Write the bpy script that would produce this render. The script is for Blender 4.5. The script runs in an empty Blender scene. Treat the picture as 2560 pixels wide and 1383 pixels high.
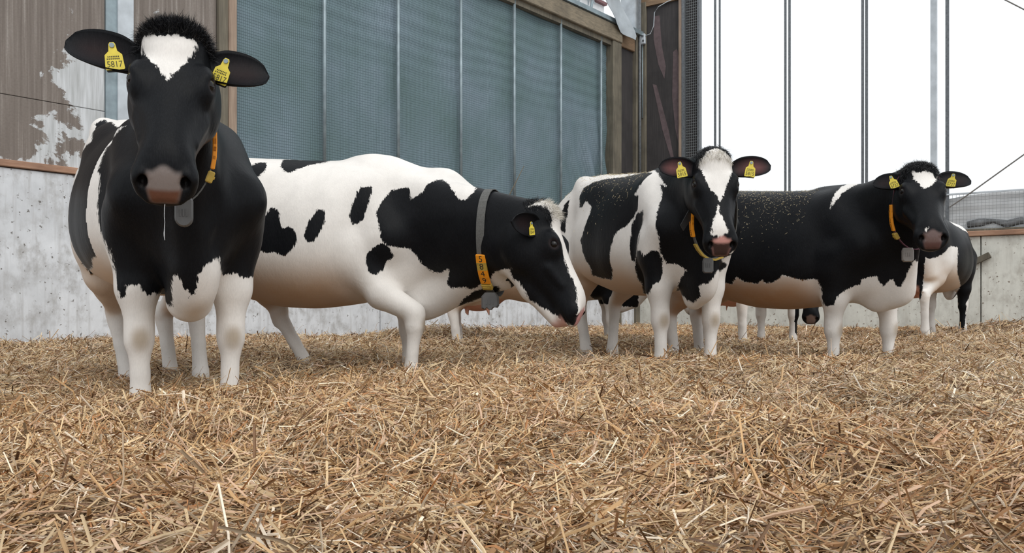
import bpy, bmesh, math, random
import numpy as np
from mathutils import Matrix, Vector

random.seed(7)
RNG = np.random.default_rng(11)
SC = bpy.context.scene
COL = SC.collection

# ------------------------------------------------------------------ camera, sky, sun, exposure
F_PX, HORIZON, CAM_H = 2050.0, 765.0, 0.37
cam_d = bpy.data.cameras.new('camera')
cam_d.sensor_width = 36.0
cam_d.lens = 36.0 * F_PX / 2560.0
cam_d.shift_y = (HORIZON - 1383 / 2) / 2560.0
cam_d.clip_start, cam_d.clip_end = 0.05, 200
cam = bpy.data.objects.new('camera', cam_d)
COL.objects.link(cam)
cam.location = (0, 0, CAM_H)
cam.rotation_euler = (math.radians(90), 0, 0)
SC.camera = cam

world = bpy.data.worlds.new('overcast_sky')
SC.world = world
world.use_nodes = True
bg = world.node_tree.nodes['Background']
bg.inputs[0].default_value = (0.93, 0.97, 1.0, 1)
bg.inputs[1].default_value = 0.98

sun_d = bpy.data.lights.new('hazy_sun', 'SUN')
sun_d.energy = 1.3
sun_d.angle = math.radians(50)
sun_d.color = (1.0, 0.965, 0.91)
sun = bpy.data.objects.new('hazy_sun', sun_d)
COL.objects.link(sun)
sun.rotation_euler = (math.radians(38), math.radians(22), 0)

SC.view_settings.view_transform = 'Standard'
SC.view_settings.look = 'None'
SC.view_settings.gamma = 1.0
SC.view_settings.use_curve_mapping = False
SC.view_settings.exposure = 0.15
SC.cycles.max_bounces = 7
SC.cycles.diffuse_bounces = 3


# ------------------------------------------------------------------ helpers
def srgb(r, g, b, a=1.0):
    f = lambda c: (c / 255 / 12.92) if c / 255 <= 0.04045 else ((c / 255 + 0.055) / 1.055) ** 2.4
    return (f(r), f(g), f(b), a)


def tag(o, label=None, cat=None, group=None, kind=None):
    if label: o['label'] = label
    if cat: o['category'] = cat
    if group: o['group'] = group
    if kind: o['kind'] = kind
    return o


def empty(name, loc, rz=0.0):
    o = bpy.data.objects.new(name, None)
    COL.objects.link(o)
    o.location = loc
    o.rotation_euler = (0, 0, rz)
    o.empty_display_size = 0.1
    return o


def link(name, me, parent=None):
    o = bpy.data.objects.new(name, me)
    COL.objects.link(o)
    if parent: o.parent = parent
    return o


class MB:
    """collects boxes, tubes and sheets; build() links them as one mesh object"""
    def __init__(s, M=None):
        s.v, s.f, s.m = [], [], []
        s.M = M or Matrix.Identity(4)

    def add(s, vs, fs, mat=0, M=None):
        T = s.M @ M if M is not None else s.M
        n = len(s.v)
        s.v += [tuple(T @ Vector(p)) for p in vs]
        s.f += [tuple(i + n for i in f) for f in fs]
        s.m += [mat] * len(fs)
        return s

    def box(s, lo, hi, mat=0, M=None, bev=0.0):
        x0, y0, z0 = lo
        x1, y1, z1 = hi
        if bev <= 0:
            vs = [(x0, y0, z0), (x1, y0, z0), (x1, y1, z0), (x0, y1, z0), (x0, y0, z1), (x1, y0, z1), (x1, y1, z1), (x0, y1, z1)]
            fs = [(0, 3, 2, 1), (4, 5, 6, 7), (0, 1, 5, 4), (1, 2, 6, 5), (2, 3, 7, 6), (3, 0, 4, 7)]
            return s.add(vs, fs, mat, M)
        bm = bmesh.new()
        bmesh.ops.create_cube(bm, size=1)
        for v in bm.verts:
            v.co = Vector(((x0 + x1) / 2 + v.co.x * (x1 - x0), (y0 + y1) / 2 + v.co.y * (y1 - y0), (z0 + z1) / 2 + v.co.z * (z1 - z0)))
        bmesh.ops.bevel(bm, geom=bm.edges[:], offset=bev, segments=1, affect='EDGES')
        vs = [tuple(v.co) for v in bm.verts]
        fs = [tuple(v.index for v in f.verts) for f in bm.faces]
        bm.free()
        return s.add(vs, fs, mat, M)

    def tube(s, pts, r, n=8, mat=0, M=None, closed=False):
        P = [Vector(p) for p in pts]
        rs = r if isinstance(r, (list, tuple)) else [r] * len(P)
        vs, fs = [], []
        up = Vector((0, 0, 1))
        for i, p in enumerate(P):
            if closed:
                t = P[(i + 1) % len(P)] - P[i - 1]
            else:
                t = P[min(i + 1, len(P) - 1)] - P[max(i - 1, 0)]
            t.normalize()
            u = up if abs(t.dot(up)) < 0.95 else Vector((1, 0, 0))
            a = t.cross(u).normalized()
            b = t.cross(a).normalized()
            for k in range(n):
                w = 2 * math.pi * k / n
                vs.append(tuple(p + a * (math.cos(w) * rs[i]) + b * (math.sin(w) * rs[i])))
        m = len(P)
        for i in range(m if closed else m - 1):
            j = (i + 1) % m
            for k in range(n):
                fs.append((i * n + k, i * n + (k + 1) % n, j * n + (k + 1) % n, j * n + k))
        if not closed:
            fs.append(tuple(range(n))[::-1])
            fs.append(tuple((m - 1) * n + k for k in range(n)))
        return s.add(vs, fs, mat, M)

    def slab(s, outline, y0, y1, mat=0, M=None):
        """outline of (x, z) points extruded from y0 to y1"""
        n = len(outline)
        vs = [(x, y0, z) for x, z in outline] + [(x, y1, z) for x, z in outline]
        fs = [tuple(range(n)), tuple(range(2 * n - 1, n - 1, -1))]
        fs += [(i, i + n, (i + 1) % n + n, (i + 1) % n) for i in range(n)]
        return s.add(vs, fs, mat, M)

    def build(s, name, mats, parent=None, smooth=False):
        me = bpy.data.meshes.new(name)
        me.from_pydata(s.v, [], s.f)
        mats = mats if isinstance(mats, (list, tuple)) else [mats]
        for m in mats: me.materials.append(m)
        me.polygons.foreach_set('material_index', s.m)
        if smooth: me.polygons.foreach_set('use_smooth', [True] * len(s.f))
        me.update()
        return link(name, me, parent)


def np_mesh(name, V, Fc, mat=None, smooth=True):
    """fast mesh from numpy arrays; Fc is (n, 3 or 4)"""
    me = bpy.data.meshes.new(name)
    V = np.asarray(V, np.float32)
    Fc = np.asarray(Fc, np.int32)
    k = Fc.shape[1]
    me.vertices.add(len(V))
    me.vertices.foreach_set('co', V.ravel())
    me.loops.add(Fc.size)
    me.loops.foreach_set('vertex_index', Fc.ravel())
    me.polygons.add(len(Fc))
    me.polygons.foreach_set('loop_start', np.arange(0, Fc.size, k, dtype=np.int32))
    me.polygons.foreach_set('use_smooth', np.full(len(Fc), smooth))
    if mat: me.materials.append(mat)
    me.update(calc_edges=True)
    return me


def vnoise(x, y, seed=0):
    """smooth 2-D value noise, about -1..1"""
    xi, yi = np.floor(x).astype(np.int64), np.floor(y).astype(np.int64)
    xf, yf = x - xi, y - yi
    u, v = xf * xf * (3 - 2 * xf), yf * yf * (3 - 2 * yf)

    def h(a, b):
        n = (a * 374761393 + b * 668265263 + seed * 1442695041) & 0xFFFFFFFF
        n = ((n ^ (n >> 13)) * 1274126177) & 0xFFFFFFFF
        return ((n ^ (n >> 16)) & 0xFFFF) / 32767.5 - 1
    return (h(xi, yi) * (1 - u) + h(xi + 1, yi) * u) * (1 - v) + (h(xi, yi + 1) * (1 - u) + h(xi + 1, yi + 1) * u) * v


# ---- node helpers
class NT:
    def __init__(s, name):
        s.mat = bpy.data.materials.new(name)
        s.mat.use_nodes = True
        s.t = s.mat.node_tree
        s.bsdf = s.t.nodes['Principled BSDF']

    def n(s, kind, **kw):
        nd = s.t.nodes.new(kind)
        for k, v in kw.items():
            if k.startswith('_'): setattr(nd, k[1:], v)
        for k, v in kw.items():
            if not k.startswith('_'):
                key = int(k[1:]) if k[0] == 'i' and k[1:].isdigit() else k
                if isinstance(v, bpy.types.NodeSocket): s.t.links.new(v, nd.inputs[key])
                else: nd.inputs[key].default_value = v
        return nd

    def obj(s): return s.n('ShaderNodeTexCoord').outputs['Object']

    def mapping(s, vec, scale): return s.n('ShaderNodeMapping', Vector=vec, Scale=scale).outputs[0]

    def noise(s, vec, scale, detail=4, rough=0.55, dist=0.0):
        return s.n('ShaderNodeTexNoise', Vector=vec, Scale=scale, Detail=detail, Roughness=rough, Distortion=dist).outputs['Fac']

    def ramp(s, fac, stops, interp='LINEAR'):
        nd = s.t.nodes.new('ShaderNodeValToRGB')
        nd.color_ramp.interpolation = interp
        el = nd.color_ramp.elements
        while len(el) < len(stops): el.new(0.5)
        for e, (p, c) in zip(el, stops):
            e.position = p
            e.color = c if len(c) == 4 else (*c, 1)
        s.t.links.new(fac, nd.inputs[0])
        return nd.outputs[0]

    def mix(s, fac, a, b, mode='MIX'):
        nd = s.t.nodes.new('ShaderNodeMix')
        nd.data_type = 'RGBA'
        nd.blend_type = mode
        for i, v in ((0, fac), (6, a), (7, b)):
            if isinstance(v, bpy.types.NodeSocket): s.t.links.new(v, nd.inputs[i])
            else: nd.inputs[i].default_value = v
        return nd.outputs[2]

    def math(s, op, a, b=None, c=None, clamp=False):
        nd = s.t.nodes.new('ShaderNodeMath')
        nd.operation = op
        nd.use_clamp = clamp
        for i, v in enumerate((a, b, c)):
            if v is None: continue
            if isinstance(v, bpy.types.NodeSocket): s.t.links.new(v, nd.inputs[i])
            else: nd.inputs[i].default_value = v
        return nd.outputs[0]

    def attr(s, name): return s.n('ShaderNodeAttribute', _attribute_name=name)

    def set(s, **kw):
        for k, v in kw.items():
            key = k.replace('_', ' ')
            if isinstance(v, bpy.types.NodeSocket): s.t.links.new(v, s.bsdf.inputs[key])
            else: s.bsdf.inputs[key].default_value = v
        return s

    def bump(s, h, strength=0.3, dist=0.01):
        s.t.links.new(s.n('ShaderNodeBump', Height=h, Strength=strength, Distance=dist).outputs[0], s.bsdf.inputs['Normal'])
        return s


def plain(name, col, rough=0.6, metal=0.0, var=0.15, scale=20.0, stretch=(1, 1, 1), bump=0.1):
    m = NT(name)
    v = m.mapping(m.obj(), stretch)
    nz = m.noise(v, scale)
    dark = tuple(c * (1 - var * 1.6) for c in col[:3]) + (1,)
    lite = tuple(min(1, c * (1 + var)) for c in col[:3]) + (1,)
    m.set(Base_Color=m.ramp(nz, [(0.3, dark), (0.7, lite)]), Roughness=rough, Metallic=metal)
    if bump: m.bump(nz, bump, 0.004)
    return m.mat


# ------------------------------------------------------------------ materials
def concrete_mat(name, base, dark, speck, scale=1.0):
    m = NT(name)
    o = m.obj()
    big = m.noise(o, 1.4 * scale, 6, 0.6)
    mid = m.noise(m.mapping(o, (1, 1, 0.7)), 7 * scale, 6, 0.65)
    spots = m.noise(o, 26 * scale, 3, 0.5)
    streak = m.noise(m.mapping(o, (9, 9, 0.7)), 2.2 * scale, 4)
    c = m.ramp(mid, [(0.32, dark), (0.52, base), (0.75, tuple(min(1, x * 1.12) for x in base[:3]) + (1,))])
    c = m.mix(m.ramp(big, [(0.42, (0, 0, 0)), (0.62, (0.75, 0.75, 0.75))]), c, tuple(x * 0.80 for x in base[:3]) + (1,))
    c = m.mix(m.ramp(streak, [(0.52, (0, 0, 0)), (0.72, (0.5, 0.5, 0.5))]), c, dark)
    c = m.mix(m.ramp(spots, [(0.66, (0, 0, 0)), (0.70, (0.85, 0.85, 0.85))]), c, speck)
    m.set(Base_Color=c, Roughness=0.9)
    m.bump(mid, 0.35, 0.01)
    return m.mat


def peel_mat():
    """brown-grey fibre boards with whitewash flaking off and run marks"""
    m = NT('weathered_board')
    o = m.obj()
    streak = m.noise(m.mapping(o, (22, 22, 0.5)), 1.6, 5, 0.6)
    fine = m.noise(o, 60, 3)
    brown = m.ramp(streak, [(0.25, srgb(100, 91, 85)), (0.55, srgb(126, 117, 110)), (0.8, srgb(170, 164, 158))])
    brown = m.mix(m.ramp(fine, [(0.35, (0, 0, 0)), (0.75, (0.35, 0.35, 0.35))]), brown, srgb(96, 88, 82))
    lumps = m.noise(o, 2.0, 9, 0.66, 0.3)
    sep = m.n('ShaderNodeSeparateXYZ', Vector=o)
    # whitewash survives in a broad patch towards the steel post and along the foot of the boards
    gx = m.math('SUBTRACT', 1.0, m.math('MULTIPLY', m.math('ABSOLUTE', m.math('SUBTRACT', sep.outputs[0], -4.08)), 1.7), clamp=True)
    gz = m.math('SUBTRACT', 1.0, m.math('MULTIPLY', m.math('ABSOLUTE', m.math('SUBTRACT', sep.outputs[2], 2.12)), 0.62), clamp=True)
    foot = m.math('SUBTRACT', 1.0, m.math('MULTIPLY', m.math('SUBTRACT', sep.outputs[2], 1.74), 6.0), clamp=True)
    keep = m.math('ADD', m.math('MULTIPLY', m.math('MULTIPLY', gx, gz), 0.42), m.math('MULTIPLY', foot, 0.10))
    fac = m.ramp(m.math('ADD', lumps, keep), [(0.655, (0, 0, 0)), (0.675, (1, 1, 1))])
    white = m.ramp(m.noise(m.mapping(o, (14, 14, 1)), 2.5, 5), [(0.3, srgb(168, 170, 170)), (0.7, srgb(206, 209, 212))])
    m.set(Base_Color=m.mix(fac, brown, white), Roughness=0.85)
    m.bump(m.math('ADD', m.math('MULTIPLY', fine, 0.3), m.math('MULTIPLY', fac, 1.0)), 0.25, 0.006)
    return m.mat


def wood_mat(name, a, b, axis='z', rough=0.8):
    m = NT(name)
    o = m.obj()
    st = {'z': (14, 14, 0.8), 'x': (0.8, 14, 14), 'xy': (2.5, 2.5, 16)}[axis]
    g = m.noise(m.mapping(o, st), 3.0, 6, 0.6, 0.4)
    k = m.noise(o, 2.5, 4)
    c = m.ramp(g, [(0.25, a), (0.7, b)])
    c = m.mix(m.ramp(k, [(0.45, (0, 0, 0)), (0.7, (0.55, 0.55, 0.55))]), c, tuple(x * 0.55 for x in a[:3]) + (1,))
    m.set(Base_Color=c, Roughness=rough)
    m.bump(g, 0.25, 0.006)
    return m.mat


def net_mat():
    """blue-green woven windbreak cloth behind a fine welded grid"""
    m = NT('windbreak_cloth')
    o = m.n('ShaderNodeTexCoord').outputs['UV']
    sep = m.n('ShaderNodeSeparateXYZ', Vector=o)
    lx = m.math('ABSOLUTE', m.math('SINE', m.math('MULTIPLY', sep.outputs[0], math.pi / 0.026)))
    lz = m.math('ABSOLUTE', m.math('SINE', m.math('MULTIPLY', sep.outputs[1], math.pi / 0.034)))
    wire = m.math('MAXIMUM', m.math('LESS_THAN', lx, 0.33), m.math('LESS_THAN', lz, 0.28))
    big = m.noise(o, 0.75, 5, 0.6)
    grn = m.ramp(big, [(0.3, srgb(84, 108, 108)), (0.5, srgb(98, 119, 126)), (0.72, srgb(118, 134, 147))])
    dust = m.noise(o, 300, 2)
    grn = m.mix(m.ramp(dust, [(0.5, (0, 0, 0)), (0.8, (0.6, 0.6, 0.6))]), grn, srgb(150, 166, 176))
    drk = m.ramp(big, [(0.35, srgb(46, 64, 64)), (0.7, srgb(54, 70, 78))])
    m.set(Base_Color=m.mix(m.math('MULTIPLY', wire, 0.75), grn, drk), Roughness=0.7)
    m.bump(m.math('SUBTRACT', 1.0, wire), 0.4, 0.004)
    return m.mat


def fur_mat(name, white, black, gloss=0.42):
    m = NT(name)
    o = m.obj()
    co = m.attr('coat')
    ti = m.attr('tint')
    n1 = m.noise(m.mapping(o, (1, 1, 0.22)), 120, 3, 0.65)
    n2 = m.noise(m.mapping(o, (1, 1, 0.5)), 22, 3, 0.6)
    e = m.math('ADD', co.outputs['Fac'], m.math('MULTIPLY', m.math('SUBTRACT', n1, 0.5), 0.036))
    e = m.math('ADD', e, m.math('MULTIPLY', m.math('SUBTRACT', n2, 0.5), 0.024))
    fac = m.ramp(m.math('ADD', m.math('MULTIPLY', e, 12.0), 0.5), [(0.47, (0, 0, 0)), (0.53, (1, 1, 1))])
    hair = m.noise(m.mapping(o, (1, 1, 0.22)), 260, 2, 0.6)
    pat = m.noise(o, 5, 4, 0.6)
    wc = m.ramp(pat, [(0.3, tuple(x * 0.86 for x in white[:3]) + (1,)), (0.6, white)])
    wc = m.mix(m.ramp(hair, [(0.3, (0.25, 0.25, 0.25)), (0.6, (0, 0, 0))]), wc, tuple(x * 0.7 for x in white[:3]) + (1,))
    bc = m.ramp(pat, [(0.35, black), (0.7, tuple(x * 1.4 + 0.001 for x in black[:3]) + (1,))])
    bc = m.mix(m.ramp(hair, [(0.45, (0, 0, 0)), (0.7, (0.5, 0.5, 0.5))]), bc, tuple(x * 2.2 + 0.001 for x in black[:3]) + (1,))
    c = m.mix(fac, wc, bc)
    ta = m.math('MULTIPLY', ti.outputs['Alpha'], m.math('ADD', 0.72, m.math('MULTIPLY', pat, 0.55)), clamp=True)
    c = m.mix(ta, c, ti.outputs['Color'])
    wet = m.attr('wet').outputs['Fac']
    ro = m.math('ADD', 0.62, m.math('MULTIPLY', fac, gloss - 0.62))
    m.set(Base_Color=c, Roughness=m.math('ADD', ro, m.math('MULTIPLY', wet, m.math('SUBTRACT', 0.24, ro))))
    sp = m.math('ADD', 0.30, m.math('MULTIPLY', fac, -0.21))
    m.set(Specular_IOR_Level=m.math('ADD', sp, m.math('MULTIPLY', wet, 0.3)))
    m.set(Sheen_Weight=0.0, Sheen_Roughness=0.4)
    skin = m.noise(m.mapping(o, (1.4, 1.4, 0.55)), 26, 3, 0.55)
    m.bump(m.math('ADD', m.math('MULTIPLY', hair, 0.35), skin), 0.32, 0.006)
    return m.mat


def straw_mat():
    m = NT('straw')
    a = m.attr('tone')
    m.set(Base_Color=a.outputs['Color'], Roughness=0.55, Specular_IOR_Level=0.35)
    return m.mat


def soil_mat():
    m = NT('trampled_straw')
    o = m.obj()
    n = m.noise(m.mapping(o, (1, 1, 1)), 60, 6, 0.7)
    b = m.noise(o, 1.2, 4)
    c = m.ramp(n, [(0.3, srgb(70, 48, 30)), (0.55, srgb(132, 98, 64)), (0.75, srgb(176, 142, 102))])
    c = m.mix(m.ramp(b, [(0.4, (0, 0, 0)), (0.7, (0.5, 0.5, 0.5))]), c, srgb(96, 70, 46))
    m.set(Base_Color=c, Roughness=0.9)
    m.bump(n, 0.8, 0.03)
    return m.mat


M = {}
M['concrete_l'] = concrete_mat('stained_concrete', srgb(214, 217, 221), srgb(168, 167, 166), srgb(96, 90, 84))
M['concrete_r'] = concrete_mat('pale_concrete', srgb(216, 216, 208), srgb(184, 181, 172), srgb(118, 102, 88), 0.8)
M['peel'] = peel_mat()
M['ledge'] = wood_mat('reddish_board', srgb(150, 112, 90), srgb(176, 142, 118), 'xy')
M['timber'] = wood_mat('grey_timber', srgb(84, 79, 69), srgb(120, 113, 98))
M['timber_warm'] = wood_mat('warm_timber', srgb(126, 106, 92), srgb(166, 146, 128))
M['beam'] = wood_mat('beam_wood', srgb(98, 90, 77), srgb(140, 128, 108), 'xy')
M['orange_wood'] = wood_mat('orange_wood', srgb(112, 92, 72), srgb(146, 120, 94), 'xy')
M['steel'] = plain('galvanised_steel', srgb(140, 154, 160), 0.45, 0.35, 0.16, 7)
M['steel_dk'] = plain('dull_steel', srgb(104, 108, 112), 0.5, 0.3, 0.2, 30)
M['steel_lt'] = plain('pale_steel', srgb(190, 197, 203), 0.6, 0.1, 0.12, 6)
M['dark_board'] = wood_mat('dark_board', srgb(46, 44, 45), srgb(64, 60, 60))
M['pink_board'] = plain('worn_plywood', srgb(98, 84, 86), 0.85, 0, 0.15, 12)
M['net'] = net_mat()
M['white_sheet'] = plain('translucent_sheet', srgb(226, 228, 230), 0.6, 0, 0.1, 3)
M['purlin'] = plain('red_oxide_purlin', srgb(120, 84, 86), 0.7, 0, 0.15, 8)
M['plastic'] = plain('torn_plastic', srgb(176, 184, 190), 0.35, 0, 0.12, 4)
M['wire'] = plain('mesh_wire', srgb(138, 142, 144), 0.6, 0.2, 0.1, 40, bump=0)
M['tarp'] = plain('grey_tarpaulin', srgb(214, 216, 218), 0.6, 0, 0.08, 3)
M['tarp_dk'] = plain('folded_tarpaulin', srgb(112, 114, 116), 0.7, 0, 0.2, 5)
M['rope'] = plain('grey_rope', srgb(120, 116, 112), 0.9, 0, 0.2, 60)
M['fur'] = fur_mat('short_fur', (0.80, 0.765, 0.725, 1), (0.0055, 0.006, 0.0072, 1))
M['hair_b'] = plain('black_hair', (0.009, 0.009, 0.011, 1), 0.45, 0, 0.3, 40, bump=0)
M['hair_w'] = plain('cream_hair', (0.66, 0.62, 0.55, 1), 0.6, 0, 0.15, 40, bump=0)
M['eye'] = NT('wet_eye').set(Base_Color=(0.006, 0.005, 0.005, 1), Roughness=0.1, Specular_IOR_Level=0.35).mat
M['yellow'] = plain('yellow_plastic', srgb(222, 202, 70), 0.45, 0, 0.08, 30, bump=0)
M['yellow_dull'] = plain('dull_yellow_plastic', srgb(190, 160, 70), 0.5, 0, 0.12, 30, bump=0)
M['orange'] = plain('orange_plastic', srgb(246, 156, 28), 0.4, 0, 0.07, 20, bump=0)
M['print'] = NT('black_print').set(Base_Color=(0.02, 0.02, 0.018, 1), Roughness=0.6).mat
M['print_tag'] = NT('olive_print').set(Base_Color=srgb(70, 66, 30), Roughness=0.6).mat
M['rubber'] = plain('black_rubber', srgb(40, 40, 40), 0.5, 0, 0.15, 30)
M['strap'] = plain('grey_webbing', srgb(92, 92, 90), 0.75, 0, 0.15, 120)
M['strap_maroon'] = plain('maroon_webbing', srgb(104, 64, 78), 0.75, 0, 0.15, 120)
M['transponder'] = plain('grey_plastic', srgb(92, 92, 92), 0.45, 0, 0.15, 14)
M['transponder_lt'] = plain('light_grey_plastic', srgb(130, 126, 122), 0.4, 0, 0.12, 14)
M['straw'] = straw_mat()
M['soil'] = soil_mat()
M['drool'] = NT('saliva').set(Base_Color=(0.9, 0.92, 0.95, 1), Roughness=0.05, Transmission_Weight=0.7, IOR=1.33).mat


# ------------------------------------------------------------------ ground profile
# low spots where the herd has trodden the bed down, and heaps (x, y, radius, height)
MOUNDS = [(-0.9, 2.25, 0.16, -0.07), (-1.35, 4.1, 0.7, -0.05), (-1.0, 4.6, 0.6, -0.045), (1.1, 4.55, 0.55, 0.045), (0.3, 5.2, 0.5, -0.02),
          (2.1, 4.9, 0.5, 0.02), (4.6, 7.6, 1.0, 0.07), (5.9, 9.4, 0.9, 0.14), (6.9, 10.4, 0.9, 0.12), (0.55, 7.2, 0.7, 0.08), (-0.75, 8.6, 0.6, 0.14), (-0.2, 7.3, 0.4, 0.06),
          (-0.25, 3.3, 0.7, 0.03), (1.6, 3.2, 0.6, 0.035), (0.6, 2.1, 0.35, 0.025), (-0.1, 1.75, 0.3, -0.03), (0.62, 1.62, 0.22, -0.035), (-0.65, 1.55, 0.25, 0.02)]


def ground_z(x, y):
    z = 0.026 * vnoise(x * 1.1 + 3.1, y * 1.1, 1) + 0.026 * vnoise(x * 2.6, y * 2.6 + 9, 2) + 0.020 * vnoise(x * 5.2, y * 5.2, 3) + 0.008 * vnoise(x * 11, y * 11, 4)
    for mx, my, r, hgt in MOUNDS:
        z = z + hgt * np.exp(-((x - mx) ** 2 + (y - my) ** 2) / (r * r))
    return z


# ------------------------------------------------------------------ frames of the two walls
P0 = Vector((-4.745, 7.6, 0))
DL = Vector((0.6536, 0.757, 0)).normalized()
PC = Vector((2.466, 15.952, 0))                       # the corner
DR = Vector((0.832, -0.554, 0)).normalized()


def frame(p, d):
    return Matrix(((d.x, -d.y, 0, p.x), (d.y, d.x, 0, p.y), (0, 0, 1, 0), (0, 0, 0, 1)))


FL, FR = frame(P0, DL), frame(PC, DR)                 # local x along the wall, +y out of the barn
CT = 11.034                                           # wall length up to the corner

# ---- floor
nx, ny = 150, 150
gx, gy = np.meshgrid(np.linspace(-9, 12, nx), np.linspace(-1.5, 17.5, ny), indexing='ij')
gz = ground_z(gx, gy) - 0.03
V = np.stack([gx, gy, gz], -1).reshape(-1, 3)
idx = np.arange(nx * ny).reshape(nx, ny)
Fq = np.stack([idx[:-1, :-1], idx[1:, :-1], idx[1:, 1:], idx[:-1, 1:]], -1).reshape(-1, 4)
tag(link('floor', np_mesh('floor', V, Fq, M['soil'])), kind='structure')

# ---- left wall: concrete foot in cast panels, boards above it
wall_left = MB(FL).box((-5, 0.10, -0.4), (CT, 0.30, 1.66)).build('wall_left', M['concrete_l'])
tag(wall_left, kind='structure')
cuts = [-5, -2.2, 1.15, 4.55, 7.9, CT]
for a, b in zip(cuts[:-1], cuts[1:]):
    MB(FL).box((a + 0.006, 0.0, -0.4), (b - 0.006, 0.11, 1.66), bev=0.008).build('concrete_panel', M['concrete_l'], wall_left)
MB(FL).box((-5, -0.03, 1.668), (CT - 0.6, 0.16, 1.733), bev=0.006).build('ledge_board', M['ledge'], wall_left)
for z0, z1 in ((1.735, 2.343), (2.349, 4.6), (4.606, 6.6)):
    for a, b in ((-5, -1.6), (-1.595, 0.955), (1.238, 2.18)):
        MB(FL).box((a, 0.02, z0), (b - 0.004, 0.06, z1), bev=0.003).build('board', M['peel'], wall_left)
MB(FL).box((0.955, 0.0, 1.70), (1.072, 0.20, 6.6)).build('steel_post', M['steel'], wall_left)
MB(FL).box((1.067, -0.02, 1.70), (1.226, 0.20, 6.6)).build('steel_flange', M['steel_lt'], wall_left)
MB(FL).box((2.184, -0.03, 1.70), (2.30, 0.18, 6.6), bev=0.01).build('timber_post', M['timber'], wall_left)
MB(FL).box((2.296, -0.055, 1.70), (2.393, 0.14, 6.6), bev=0.01).build('timber_post', M['timber_warm'], wall_left)

# header beam with a steel channel on it
MB(FL).box((2.39, -0.10, 5.285), (10.32, 0.14, 5.575), bev=0.012).build('header_beam', M['beam'], wall_left)
MB(FL).box((2.39, -0.03, 5.20), (10.04, 0.06, 5.285)).build('header_batten', M['timber'], wall_left)
MB(FL).box((10.32, -0.02, 5.27), (10.92, 0.14, 5.55), bev=0.01).build('header_beam', M['orange_wood'], wall_left)
MB(FL).box((2.39, -0.13, 5.585), (11.0, 0.16, 5.665)).build('steel_channel', M['steel'], wall_left)
MB(FL).box((10.04, -0.08, -0.1), (10.32, 0.16, 5.29), bev=0.015).build('timber_post', M['timber'], wall_left)
MB(FL).box((10.32, 0.03, 1.6), (10.90, 0.08, 5.30)).build('dark_board', M['dark_board'], wall_left)
MB(FL).box((10.86, -0.06, -0.1), (10.99, 0.12, 5.62), bev=0.01).build('timber_post', M['timber'], wall_left)
MB(FL).tube([(10.93, -0.09, 1.6), (10.93, -0.09, 7.0)], 0.028).build('downpipe', M['steel_dk'], wall_left, True)

# ---- windbreak net with its steel poles
net = empty('windbreak_net', FL @ Vector((6.2, 0, 1.7)))
tag(net, 'blue-green woven windbreak net in the long opening, held by upright steel poles', 'netting')
inv = Matrix.Translation(-net.location)
n1, n2 = 200, 90
tt, zz = np.meshgrid(np.linspace(2.39, 10.06, n1), np.linspace(1.70, 5.29, n2), indexing='ij')
# slack cloth: shallow sag between poles, loose folds towards the far lower corner
sag = 0.03 * np.sin((tt - 3.63) / 1.22 * np.pi) ** 2
fold = np.clip((tt - 8.3) / 1.2, 0, 1) * np.clip((4.1 - zz) / 1.4, 0, 1)
rip = 0.05 * np.sin((tt * 1.0 + (zz - 1.7) * 0.36) * 15) * fold + 0.012 * vnoise(tt * 2.2, zz * 1.3, 5) + 0.006 * np.sin(zz * 31 + 2 * vnoise(tt, zz, 8)) * np.clip((zz - 3.2), 0, 1)
yy = 0.07 + sag + rip
P = np.stack([tt, yy, zz], -1).reshape(-1, 3)
W4 = np.array(inv @ FL)
Pw = P @ W4[:3, :3].T + W4[:3, 3]
idx = np.arange(n1 * n2).reshape(n1, n2)
Fq = np.stack([idx[:-1, :-1], idx[1:, :-1], idx[1:, 1:], idx[:-1, 1:]], -1).reshape(-1, 4)
me = np_mesh('net_sheet', Pw, Fq, M['net'])
uvl = me.uv_layers.new(name='UVMap')
uvl.data.foreach_set('uv', np.stack([tt.ravel(), zz.ravel()], -1)[Fq.ravel()].astype(np.float32).ravel())
link('net_sheet', me, net)
for t in (3.63, 4.855, 6.085, 7.305, 8.53, 9.735):
    MB(inv @ FL).tube([(t, -0.01, 1.66), (t, -0.01, 5.30)], 0.024, 10).build('pole', M['steel'], net, True)

# ---- right wall: concrete foot, rail, dark boarded bay, then the open side
wall_right = MB(FR).box((0, 0.10, -0.4), (11, 0.28, 1.45)).build('wall_right', M['concrete_r'])
tag(wall_right, kind='structure')
cuts = [-0.05, 2.4, 5.79, 9.1, 11]
for a, b in zip(cuts[:-1], cuts[1:]):
    MB(FR).box((a + 0.007, 0.0, -0.4), (b - 0.007, 0.11, 1.452), bev=0.008).build('concrete_panel', M['concrete_r'], wall_right)
MB(FR).box((0.0, -0.06, 1.455), (11, 0.20, 1.535), bev=0.008).build('rail', M['ledge'], wall_right)
MB(FR).box((0.0, -0.02, 1.535), (11, 0.16, 1.57), bev=0.006).build('rail_cap', M['timber'], wall_right)
MB(FR).box((0.0, 0.03, 1.57), (0.85, 0.07, 6.16)).build('dark_board', M['dark_board'], wall_right)
for k, ol in enumerate(([(0.30, 5.95), (0.42, 5.95), (0.47, 5.35), (0.55, 4.95), (0.52, 4.72), (0.40, 5.0), (0.30, 5.5)],
                        [(0.28, 4.65), (0.36, 4.62), (0.60, 3.75), (0.72, 3.15), (0.70, 3.05), (0.60, 3.35), (0.48, 3.75)],
                        [(0.70, 5.2), (0.78, 5.25), (0.84, 4.9), (0.84, 3.3), (0.74, 3.75), (0.68, 4.35)])):
    MB(FR).slab(ol, 0.025, 0.034).build('worn_patch', M['pink_board'], wall_right)
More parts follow.
